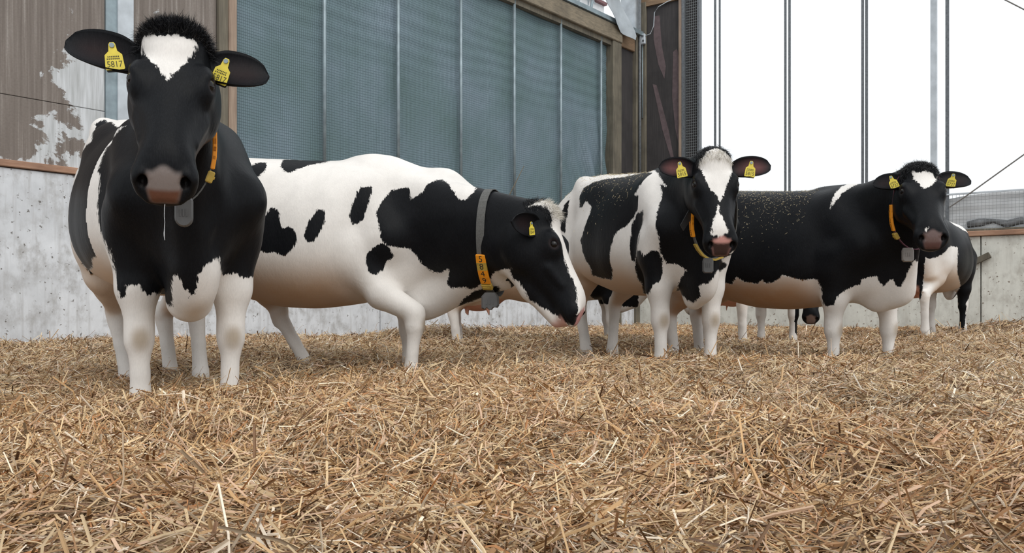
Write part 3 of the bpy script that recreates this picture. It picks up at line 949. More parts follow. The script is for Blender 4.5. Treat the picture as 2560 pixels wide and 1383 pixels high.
def make_cow(c):
    rng = np.random.default_rng(c.get('seed', 1))
    phi = math.atan2(c['dir'][1], c['dir'][0])
    root = empty('cow', (c['at'][0], c['at'][1], -c['sink']), phi)
    tag(root, c['label'], 'cow', 'black and white cows on the straw')
    cp, sp = math.cos(phi), math.sin(phi)

    def loc(p):
        x, y = p[0] - c['at'][0], p[1] - c['at'][1]
        return np.array((x * cp + y * sp, -x * sp + y * cp, p[2] + c['sink']))
    hd = c['head']
    h = Head(loc(hd['pos']), math.radians(hd['yaw']) - phi, math.radians(hd['pitch']), math.radians(hd.get('roll', 0)), hd.get('scale', 1.0))
    b = c.get('belly', 1.0)
    rows = [(x, t + c.get('up', 0) - x * c.get('tilt', 0), 1.0 + (bo - 1.0) * c.get('deep', 1.0) + c.get('up', 0), w * b * (c.get('hips', 1.0) if x < -0.3 else 1 + (c.get('hips', 1.0) - 1) * max(0, 0.1 - x) / 0.4 if x < 0.1 else 1)) for x, t, bo, w in TRUNK]
    parts = [loft(rows, 2.3, 0.10, 0.05, None, 0.05)]
    up = c.get('up', 0)
    for s in (-1, 1):
        parts += [el((-0.58, s * 0.235 * b * c.get('hips', 1.0), 1.33 + up + 0.58 * c.get('tilt', 0)), (0.07, 0.055, 0.06), 0.10), el((-0.95, s * 0.12, 1.28 + up + 0.95 * c.get('tilt', 0)), (0.06, 0.045, 0.05), 0.08), el((-0.28, s * 0.22 * b, 0.95), (0.3, 0.17, 0.25), 0.10), el((-0.40, s * 0.20 * b * c.get('hips', 1.0), 1.20 + up + 0.4 * c.get('tilt', 0)), (0.32, 0.11, 0.13), 0.12)]
    parts += [rc((0.35, 0, 1.35 + up - 0.35 * c.get('tilt', 0)), (0.56, 0, 1.34 + up - 0.56 * c.get('tilt', 0)), 0.05, 0.05, 0.08), rc((0.85, 0, 0.68), (0.72, 0, 0.56 + c.get('brisket', 0)), 0.08, 0.085, 0.10, (1, c.get('bw', 1.4), 1))]
    fl, fr_ = c.get('fore_l', FORE), c.get('fore_r', FORE)
    hl, hr = c.get('hind_l', HIND), c.get('hind_r', HIND)
    lg = c.get('leg', 1.0)
    parts += fore_leg(1, fl, lg) + fore_leg(-1, fr_, lg) + hind_leg(1, hl, lg) + hind_leg(-1, hr, lg)
    ns = c.get('neck', 1.0)
    hs = h.s
    nk = [rc((0.46, 0, 1.22 + up), h.out((0.0, 0, -0.07)), 0.13 * ns, 0.085 * hs, 0.09, (1, 1.1, 1)), rc((0.60, 0, 1.08), h.out((0.03, 0, -0.12)), 0.175 * ns, 0.10 * hs, 0.10, (1, 1.1, 1)),
          rc((0.74, 0, 0.88), h.out((0.07, 0, -0.19)), 0.165 * ns, 0.088 * hs, 0.09, (1, 1.1, 1)), rc((0.84, 0, 0.62 + c.get('brisket', 0)), h.out(c.get('dewlap', (0.06, 0, -0.25))), 0.09, 0.06, 0.10, (1, 1.5, 1))]
    parts += [rc(*q, 0.04, fr=h) for q in c.get('jaw', [])]
    nk += [rc(*q, 0.10, (1, 1.15, 1)) for q in c.get('neck_extra', [])]
    if c.get('udder'):
        u = c['udder']
        parts += [el((-0.62, 0, 0.66), (0.26, 0.20, 0.17), 0.06)]
        for ux in (-0.72, -0.52):
            for s in (-1, 1): parts += [rc((ux, s * 0.09, 0.54), (ux, s * 0.10, 0.46), 0.022, 0.014, 0.02)]
    tl = c.get('tail', [(-1.03, 0, 1.26), (-1.09, 0, 1.12), (-1.08, 0.01, 0.85), (-1.06, 0.02, 0.62)])
    for a, b2 in zip(tl[:-1], tl[1:]): parts += [rc(a, b2, 0.034, 0.028, 0.03)]
    parts += nk + head_parts(h)
    V, Q = skin(parts, h, c.get('dc', 0.018), c.get('df', 0.009))
    nb = len(V)
    # ---- ears
    ears, mask = [], [np.zeros(nb)]
    for s, key in ((1, 'ear_l'), (-1, 'ear_r')):
        e = c.get(key, {})
        P, Fq, mk, fr = ear_mesh(h, s, e.get('axis', (-0.12, 1, -0.05)), e.get('face', (0.15, 0.25, 1)), e.get('L', 0.205), e.get('W', 0.062), e.get('base', (0.062, 0.078, -0.058)))
        Q = np.concatenate([Q, Fq + len(V)])
        V = np.concatenate([V, P])
        mask.append(mk)
        ears.append(fr)
    mask = np.concatenate(mask)
    me = np_mesh('body', V, Q, M['fur'])
    body = link('body', me, root)
    if c.get('geo_only'): return dict(root=root, h=h, V=V, body=body)
    nrm = np.zeros(len(V) * 3, np.float32)
    me.vertices.foreach_get('normal', nrm)
    nrm = nrm.reshape(-1, 3)
    # ---- coat markings
    H = h.inn(V)
    is_head = (H[:, 0] > 0.0) & (H[:, 0] < 0.62) & (np.abs(H[:, 1]) < 0.16) & (H[:, 2] > -0.30) & (H[:, 2] < 0.08)
    is_head[nb:] = True
    is_ear = np.arange(len(V)) >= nb
    coat = np.full(len(V), 1.0 if c.get('base', 'w') == 'b' else -1.0)
    for col, plane, pts, opt in c.get('patches', []):
        if plane == 'H':
            U = np.stack([H[:, 1], -H[:, 0]], 1)
            ok = (H[:, 0] > -0.10) & (np.abs(H[:, 1]) < 0.16) & (H[:, 2] > opt.get('zmin', -0.10)) & (H[:, 2] < 0.08) & (H[:, 0] < 0.62)
        else:
            a = math.radians(plane)
            U = np.stack([-V[:, 0] * math.sin(a) + V[:, 1] * math.cos(a), V[:, 2]], 1)
            ok = np.ones(len(V), bool)
            wd = nrm[:, 0] * math.cos(a) + nrm[:, 1] * math.sin(a)
            if 'lim' in opt:
                l = opt['lim']
                ok &= (V[:, 0] >= l[0]) & (V[:, 0] <= l[1])
            if opt.get('f'): ok &= wd > opt['f'] - 1
            if not opt.get('head'): ok &= ~is_head
        sd = poly_sd(U, pts)
        if col == 'b': coat = np.where(ok, np.maximum(coat, sd), coat)
        else: coat = np.where(ok, np.minimum(coat, -sd), coat)
    if c.get('black_head', True) is True:
        hsd = np.clip((H[:, 0] + 0.02) * 1.0, -1, 1)
    coat[is_ear] = 1.0
    tint = np.zeros((len(V), 4), np.float32)

    def put(col, a):
        a = np.clip(a, 0, 1)[:, None]
        old = tint[:, 3:].copy()
        new = a + old * (1 - a)
        tint[:, :3] = np.where(new > 1e-4, (np.array(col)[None, :3] * a + tint[:, :3] * old * (1 - a)) / np.maximum(new, 1e-4), 0)
        tint[:, 3:] = new
    sm = lambda x, a, b: np.clip((x - a) / (b - a), 0, 1) ** 2 * (3 - 2 * np.clip((x - a) / (b - a), 0, 1))
    # soiled belly hair (only on the white)
    zb = V[:, 2]
    bel = sm(-nrm[:, 2], -0.25, 0.75) * sm(zb, 0.42, 0.54) * sm(-zb, -1.0, -0.66) * sm(0.55 - V[:, 0], 0, 0.3) * (coat < 0)
    put(srgb(*c.get('belly_col', (204, 166, 126))), bel * c.get('belly_dirt', 0.62) * ~is_head)
    # stained knees
    for s, j in ((1, fl), (-1, fr_)):
        kn = np.array((j[1][0] + 0.045, s * j[1][1], j[1][2] - 0.01))
        d = np.sqrt((((V - kn) / np.array((0.07, 0.045, 0.06))) ** 2).sum(1))
        put(srgb(158, 140, 116), sm(-d, -1.15, -0.3) * c.get('knee', 0.75) * (coat < 0))
    if c.get('udder'):
        d = np.sqrt((((V - np.array((-0.62, 0, 0.58))) / np.array((0.25, 0.2, 0.17))) ** 2).sum(1))
        put(srgb(206, 150, 128), sm(-d, -1.08, -0.95) * 0.95 * (np.abs(V[:, 1]) < 0.15))
    # muzzle: bare nose, nostrils, lips, eyelids, ears
    pad = sm(H[:, 0] + 0.006 * np.cos(H[:, 1] * 90), 0.492, 0.508) * sm(np.interp(-H[:, 2], [0.06, 0.085, 0.14], [0.052, 0.056, 0.040]) - np.abs(H[:, 1]), 0, 0.016) * sm(-H[:, 2], 0.035, 0.050) * sm(H[:, 2], -0.142, -0.128) * (H[:, 2] > -0.2) * (H[:, 0] < 0.62)
    put(srgb(*c.get('nose', (112, 92, 84))), pad * is_head)
    if 'nose2' in c:
        put(srgb(*c['nose2']), pad * is_head * sm(-H[:, 2], c.get('nose_split', 0.092), c.get('nose_split', 0.092) + 0.014))
    lips = sm(H[:, 0], 0.47, 0.52) * sm(-H[:, 2], 0.150, 0.158) * is_head * (np.abs(H[:, 1]) < 0.075)
    put(srgb(*c.get('lip', (60, 52, 50))), lips * 0.9)
    for s in (-1, 1):
        d = np.sqrt((((H - np.array((0.524, s * 0.056, -0.084))) / np.array((0.032, 0.016, 0.021))) ** 2).sum(1))
        put((0.004, 0.003, 0.003), sm(-d, -1.05, -0.8) * is_head)
        d = np.sqrt((((H - np.array((0.175, s * 0.112, -0.018))) / np.array((0.032, 0.03, 0.026))) ** 2).sum(1))
        put(srgb(46, 36, 36), sm(-d, -1.05, -0.85) * is_head * c.get('lid', 0.5))
    put(srgb(*c.get('ear_in', (40, 26, 26))), mask * c.get('ear_tint', 0.6))
    at = me.attributes.new('wet', 'FLOAT', 'POINT')
    at.data.foreach_set('value', np.clip(pad * is_head, 0, 1).astype(np.float32))
    at = me.attributes.new('coat', 'FLOAT', 'POINT')
    at.data.foreach_set('value', np.clip(coat, -0.06, 0.06).astype(np.float32))
    at = me.attributes.new('tint', 'FLOAT_COLOR', 'POINT')
    at.data.foreach_set('color', tint.ravel())

    # ---- eyes
    for s in (-1, 1):
        bm = bmesh.new()
        bmesh.ops.create_uvsphere(bm, u_segments=16, v_segments=10, radius=0.0205 * h.s)
        ey = bpy.data.meshes.new('eye')
        bm.to_mesh(ey)
        bm.free()
        for p in ey.polygons: p.use_smooth = True
        ey.materials.append(M['eye'])
        o = link('eye', ey, root)
        o.location = h.out((0.176, s * 0.1015, -0.0215))
    if 'drool' in c:
        p = h.out(c['drool'][0])
        n = 6
        MB().tube([tuple(p + np.array((0.001 * math.sin(i), 0.001 * math.cos(2 * i), -c['drool'][1] * i / n))) for i in range(n + 1)], [0.0016, 0.001, 0.0009, 0.0009, 0.001, 0.0018, 0.0012], 6).build('drool', M['drool'], root, True)
    # ---- yellow ear tags
    for fr, key in zip(ears, ('tag_l', 'tag_r')):
        t = c.get(key)
        if not t: continue
        O = unit(np.array(t.get('face')) if 'face' in t else fr['O'])
        if 'face' in t: O = unit(np.array((O[0] * cp + O[1] * sp, -O[0] * sp + O[1] * cp, O[2])))
        upv = np.array((0, 0, 1.0))
        Y = unit(upv - O * (upv @ O))
        X = np.cross(Y, O)
        r = math.radians(t.get('roll', 0))
        X, Y = X * math.cos(r) + Y * math.sin(r), Y * math.cos(r) - X * math.sin(r)
        o = fr['B'] + fr['A'] * fr['L'] * t.get('s', 0.45) + fr['W'] * t.get('w', 0.0) + fr['O'] * t.get('out', 0.05)
        mb = MB(basis(o, X, Y, O))
        k = t.get('k', 1.0)
        out = [(-0.010, 0.010), (-0.006, 0.016), (0.006, 0.016), (0.010, 0.010), (0.013, -0.012), (0.026, -0.024), (0.029, -0.068), (0.026, -0.072), (-0.026, -0.072), (-0.029, -0.068), (-0.026, -0.024), (-0.013, -0.012)]
        out = [(x * k, y * k) for x, y in out]
        n = len(out)
        mb.add([(x, y, -0.0012) for x, y in out] + [(x, y, 0.0012) for x, y in out], [tuple(range(n))[::-1], tuple(range(n, 2 * n))] + [(i, (i + 1) % n, (i + 1) % n + n, i + n) for i in range(n)], 0)
        tv, tf = text_mesh(t['n'])
        mb.add([(x * 0.0235 * k, -0.055 * k + y * 0.028 * k, 0.0018) for x, y, z in tv], tf, 1)
        for yy, x0, x1 in ((-0.030, -0.018, 0.018), (-0.037, -0.021, 0.019)):
            nn = 7
            for q in range(nn):
                xa = x0 + (x1 - x0) * q / nn
                mb.box((xa * k, (yy - 0.002) * k, 0.0012), ((xa + (x1 - x0) / nn * 0.6) * k, (yy + 0.002) * k, 0.0019), 1)
        mb.tube([(0, 0.006 * k, -0.004), (0, 0.006 * k, 0.005)], 0.008 * k, 8, 2)
        mb.add([(x * 0.95, y * 0.98 - 0.006, -0.010) for x, y in out] + [(x * 0.95, y * 0.98 - 0.006, -0.008) for x, y in out], [tuple(range(n))[::-1], tuple(range(n, 2 * n))], 3)
        mb.build('ear_tag', [M['yellow'], M['print_tag'], M['steel'], M['rubber']], root)
    # ---- collar
    if 'collar' in c:
        k = c['collar']
        ctr = loc(k['atw']) if 'atw' in k else np.array(k.get('at', (0, 0, 0)), float)
        ctr = np.array((0.62, 0, 1.0)) * (1 - k['f']) + h.out((0.03, 0, -0.13)) * k['f'] if 'f' in k and 'atw' not in k else ctr
        nax = unit(h.out((0.03, 0, -0.13)) - np.array((0.62, 0, 1.0)) + np.array((0, 0, k.get('lean', 0.0)))) if 'f' in k else unit(k.get('axis', (1, 0, 0)))
        if 'axw' in k: nax = unit((k['axw'][0] * cp + k['axw'][1] * sp, -k['axw'][0] * sp + k['axw'][1] * cp, k['axw'][2]))
        e2 = np.array((0, 0, 1.0)) - nax * nax[2]
        e2 = unit(e2)
        e1 = np.cross(e2, nax)
        N = 64
        th = np.arange(N) / N * 2 * math.pi
        rr = np.linspace(0.42, 0.03, 120)
        dirs = np.cos(th)[:, None] * e1 + np.sin(th)[:, None] * e2
        pts = ctr + dirs[:, None, :] * rr[None, :, None]
        fld = eval_at([parts[0]] + nk, pts.reshape(-1, 3)).reshape(N, -1)
        r = rr[np.argmax(fld < 0, 1)] + 0.006
        lim = 1.25 * np.median(r[r < 0.35]) if (r < 0.35).any() else 0.2
        r = np.where((fld < 0).any(1) & (r < k.get('rmax', 0.33)), r, lim)
        if 'radii' in k:
            r = np.minimum(r, 1.25 / np.sqrt((np.cos(th) / k['radii'][0]) ** 2 + (np.sin(th) / k['radii'][1]) ** 2))
        if 'radii' in k:
            r = np.maximum(r, 1 / np.sqrt((np.cos(th) / k['radii'][0]) ** 2 + (np.sin(th) / k['radii'][1]) ** 2))
        for _ in range(3): r = np.maximum(r, (np.roll(r, 1) + np.roll(r, -1)) / 2)
        r = r + k.get('slack', 0.03) * np.clip(-np.sin(th), 0, 1) ** 1.5
        C = ctr + dirs * r[:, None]
        T = np.roll(C, -1, 0) - np.roll(C, 1, 0)
        T /= np.linalg.norm(T, axis=1)[:, None]
        ON = np.cross(T, nax)
        ON *= np.sign((ON * dirs).sum(1))[:, None]
        wv = nax * k.get('w', 0.021)
        sec = [C - wv, C + wv, C + wv + ON * 0.005, C - wv + ON * 0.005]
        VV = np.stack(sec, 1).reshape(-1, 3)
        FF = [(i * 4 + a, i * 4 + (a + 1) % 4, ((i + 1) % N) * 4 + (a + 1) % 4, ((i + 1) % N) * 4 + a) for i in range(N) for a in range(4)]
        colr = link('collar', np_mesh('collar', VV, np.array(FF), k.get('mat') or M['strap'], False), root)
        tag(colr, k.get('label', 'neck collar with number blocks'))

        def at_ang(deg):
            f = (deg / 360 * N) % N
            i = int(f)
            u = f - i
            j = (i + 1) % N
            return C[i] * (1 - u) + C[j] * u, unit(T[i] * (1 - u) + T[j] * u), unit(ON[i] * (1 - u) + ON[j] * u)
        for q, (ch, deg) in enumerate(k['blocks']):
            p, t, o = at_ang(deg)
            if t[2] < 0: t = -t
            B = basis(p, np.cross(t, o), t, o)
            mb = MB(B)
            bw, bh = k.get('bw', 0.027), k.get('bh', 0.025)
            mb.box((-bw, -bh, -0.001), (bw, bh, 0.014), 0, None, 0.003)
            tv, tf = text_mesh(ch)
            mb.add([(x * bw * 1.75, y * bh * 1.95, 0.0146) for x, y, z in tv], tf, 1)
            mb.build('number_block', [M['yellow_dull'] if q in k.get('yellow', ()) else M['orange'], M['print']], colr)
        if 'clip' in k:
            p, t, o = at_ang(k['clip'])
            if t[2] < 0: t = -t
            B = basis(p, np.cross(t, o), t, o)
            mb = MB(B)
            mb.box((-0.031, -0.021, -0.004), (0.031, 0.021, 0.020), 0, None, 0.004)
            mb.box((-0.024, -0.006, 0.018), (0.024, 0.006, 0.024), 0, None, 0.002)
            mb.build('collar_clip', M['yellow_dull'], colr)
        if 'clip_bar' in k:
            a0, a1 = k['clip_bar']
            mb = MB()
            vs = []
            for q in range(8):
                p, t, o = at_ang(a0 + (a1 - a0) * q / 7)
                for sx, so in ((-0.024, 0.004), (0.024, 0.004), (0.024, 0.016), (-0.024, 0.016)): vs.append(tuple(p + nax * sx + o * so))
            mb.add(vs, [(q * 4 + a, q * 4 + (a + 1) % 4, q * 4 + 4 + (a + 1) % 4, q * 4 + 4 + a) for q in range(7) for a in range(4)] + [(0, 1, 2, 3), (31, 30, 29, 28)])
            mb.build('collar_clip', M['yellow_dull'], colr)
        if 'pendant' in k:
            g = k['pendant']
            p, t, o = at_ang(g['deg'])
            f = unit(np.array((math.cos(math.radians(g['yaw']) - phi), math.sin(math.radians(g['yaw']) - phi), 0)))
            if 'atw' in g: p = loc(g['atw'])
            B = basis(p + np.array((0, 0, -0.012)) + f * g.get('fwd', 0), np.cross((0, 0, 1), f), (0, 0, 1), f)
            mb = MB(B)
            wd, hg, th_ = g['size']
            if g.get('shape') == 'round':
                ol = [(wd * math.sin(a) * (1 if abs(math.cos(a)) < 2 else 1), -hg * 0.72 - hg * 0.28 * math.cos(a - math.pi) * -1) for a in np.linspace(-math.pi / 2, math.pi / 2, 9)]
                ol = [(-wd, 0.0)] + [(wd * math.sin(a), -hg + wd * (1 - math.cos(a))) for a in np.linspace(-math.pi / 2, math.pi / 2, 11)] + [(wd, 0.0), (wd * 0.7, 0.014), (-wd * 0.7, 0.014)]
            elif g.get('shape') == 'lobed':
                ol = [(-wd, -0.01), (-wd, -hg * 0.86), (-wd * 0.72, -hg * 0.94), (-wd * 0.42, -hg * 0.82), (-wd * 0.12, -hg * 0.98), (wd * 0.12, -hg * 0.98), (wd * 0.42, -hg * 0.80), (wd * 0.8, -hg * 0.84), (wd, -hg * 0.7), (wd * 0.97, -0.015), (wd * 0.6, 0.012), (-wd * 0.6, 0.012)]
            else:
                ol = [(-wd * 0.8, 0), (-wd, -hg * 0.2), (-wd, -hg * 0.88), (-wd * 0.7, -hg), (wd * 0.7, -hg), (wd, -hg * 0.88), (wd, -hg * 0.2), (wd * 0.8, 0)]
            n = len(ol)
            vs = [(x * 0.9, y, -th_) for x, y in ol] + [(x, y, -th_ * 0.6) for x, y in ol] + [(x, y, th_ * 0.6) for x, y in ol] + [(x * 0.82, y * 0.96, th_) for x, y in ol]
            fs = [tuple(range(n))[::-1], tuple(range(3 * n, 4 * n))] + [(r_ * n + i, r_ * n + (i + 1) % n, (r_ + 1) * n + (i + 1) % n, (r_ + 1) * n + i) for r_ in range(3) for i in range(n)]
            mb.add(vs, fs)
            for q in range(3): mb.box((-wd * 0.45 + q * wd * 0.36, -hg * 0.62, th_ * 0.9), (-wd * 0.30 + q * wd * 0.36, -hg * 0.34, th_ * 1.12))
            mb.build('transponder', M[g.get('mat', 'transponder')], colr)
        if 'flap' in k:
            g = k['flap']
            p, t, o = at_ang(g['deg'])
            mb = MB()
            d = unit(np.array(g['dir'], float))
            w2 = np.array(g['wide'], float)
            nn = np.cross(d, w2)
            nn = unit(nn) * 0.003
            q0, q1 = p + o * 0.006, p + o * 0.006 + d * g['len']
            vs = [q0 - w2, q0 + w2, q1 + w2 * 0.8, q1 - w2 * 0.8]
            mb.add([tuple(a - nn) for a in vs] + [tuple(a + nn) for a in vs], [(0, 1, 2, 3), (7, 6, 5, 4), (0, 4, 5, 1), (1, 5, 6, 2), (2, 6, 7, 3), (3, 7, 4, 0)])
            mb.build('strap_end', M['rubber'], colr)
    # ---- tuft on the poll
    if c.get('tuft'):
        g = c['tuft']
        for key, want in (('hair_b', True), ('hair_w', False)):
            sel = np.nonzero((H[:nb, 0] > -0.085) & (H[:nb, 0] < g.get('x1', 0.05)) & (np.abs(H[:nb, 1]) < g.get('w', 0.10)) & (H[:nb, 2] > -0.07) & ((coat[:nb] > 0) == want))[0]
            if len(sel) < 20: continue
            n = int(2.2 * g.get('n', 1500) * len(sel) / max(1, ((H[:nb, 0] > -0.085) & (H[:nb, 0] < g.get('x1', 0.05)) & (np.abs(H[:nb, 1]) < g.get('w', 0.10)) & (H[:nb, 2] > -0.07)).sum()))
            pick = rng.choice(sel, n)
            rt = V[pick] + rng.normal(size=(n, 3)) * 0.003
            dr = nrm[pick] * g.get('stand', 0.8) + h.R @ np.array(g.get('lean', (0.3, 0, 0.2))) + rng.normal(size=(n, 3)) * g.get('mess', 0.3)
            dr /= np.linalg.norm(dr, axis=1)[:, None]
            ln = rng.uniform(0.4, 1.0, n) * g.get('len', 0.045)
            cu = (h.R @ np.array(g.get('curl', (0.02, 0, 0))))[None] * rng.uniform(0.2, 1.2, n)[:, None] + rng.normal(size=(n, 3)) * 0.006
            VV, FF = ribbons(rt, dr, ln, rng.uniform(0.0011, 0.0019, n), cu, rng)
            tag(link('poll_hair', np_mesh('poll_hair', VV, FF, M[key], False), root), kind='stuff')
    # ---- bits of straw lying on the back
    if c.get('flecks'):
        n = c['flecks']
        lo, hi = c.get('fleck_x', (-0.9, 0.3))
        sel = np.nonzero((nrm[:nb, 2] > 0.05) & (V[:nb, 0] > lo) & (V[:nb, 0] < hi) & (V[:nb, 2] > 0.95))[0]
        wgt = np.clip(nrm[sel, 2], 0.02, 1) ** 1.6
        pick = rng.choice(sel, n, p=wgt / wgt.sum())
        d = rng.normal(size=(n, 3))
        d -= nrm[pick] * (d * nrm[pick]).sum(1)[:, None]
        d /= np.linalg.norm(d, axis=1)[:, None]
        ln = rng.gamma(1.6, 0.0042, n) + 0.003
        big = rng.random(n) < 0.01
        ln[big] *= 3
        VV, FF = ribbons(V[pick] + nrm[pick] * 0.002 + rng.normal(size=(n, 3)) * 0.003, d, ln, np.full(n, 0.0022), np.zeros((n, 3)), rng)
        fm = np_mesh('straw_flecks', VV, FF, M['straw'], False)
        colr = np.repeat(np.array([srgb(206, 190, 156)]) * rng.uniform(0.55, 1.1, (n, 1)), 5, 0).astype(np.float32)
        fm.attributes.new('tone', 'FLOAT_COLOR', 'POINT').data.foreach_set('color', colr.ravel())
        tag(link('straw_flecks', fm, root), kind='stuff')
    return dict(root=root, h=h, V=V, loc=loc)


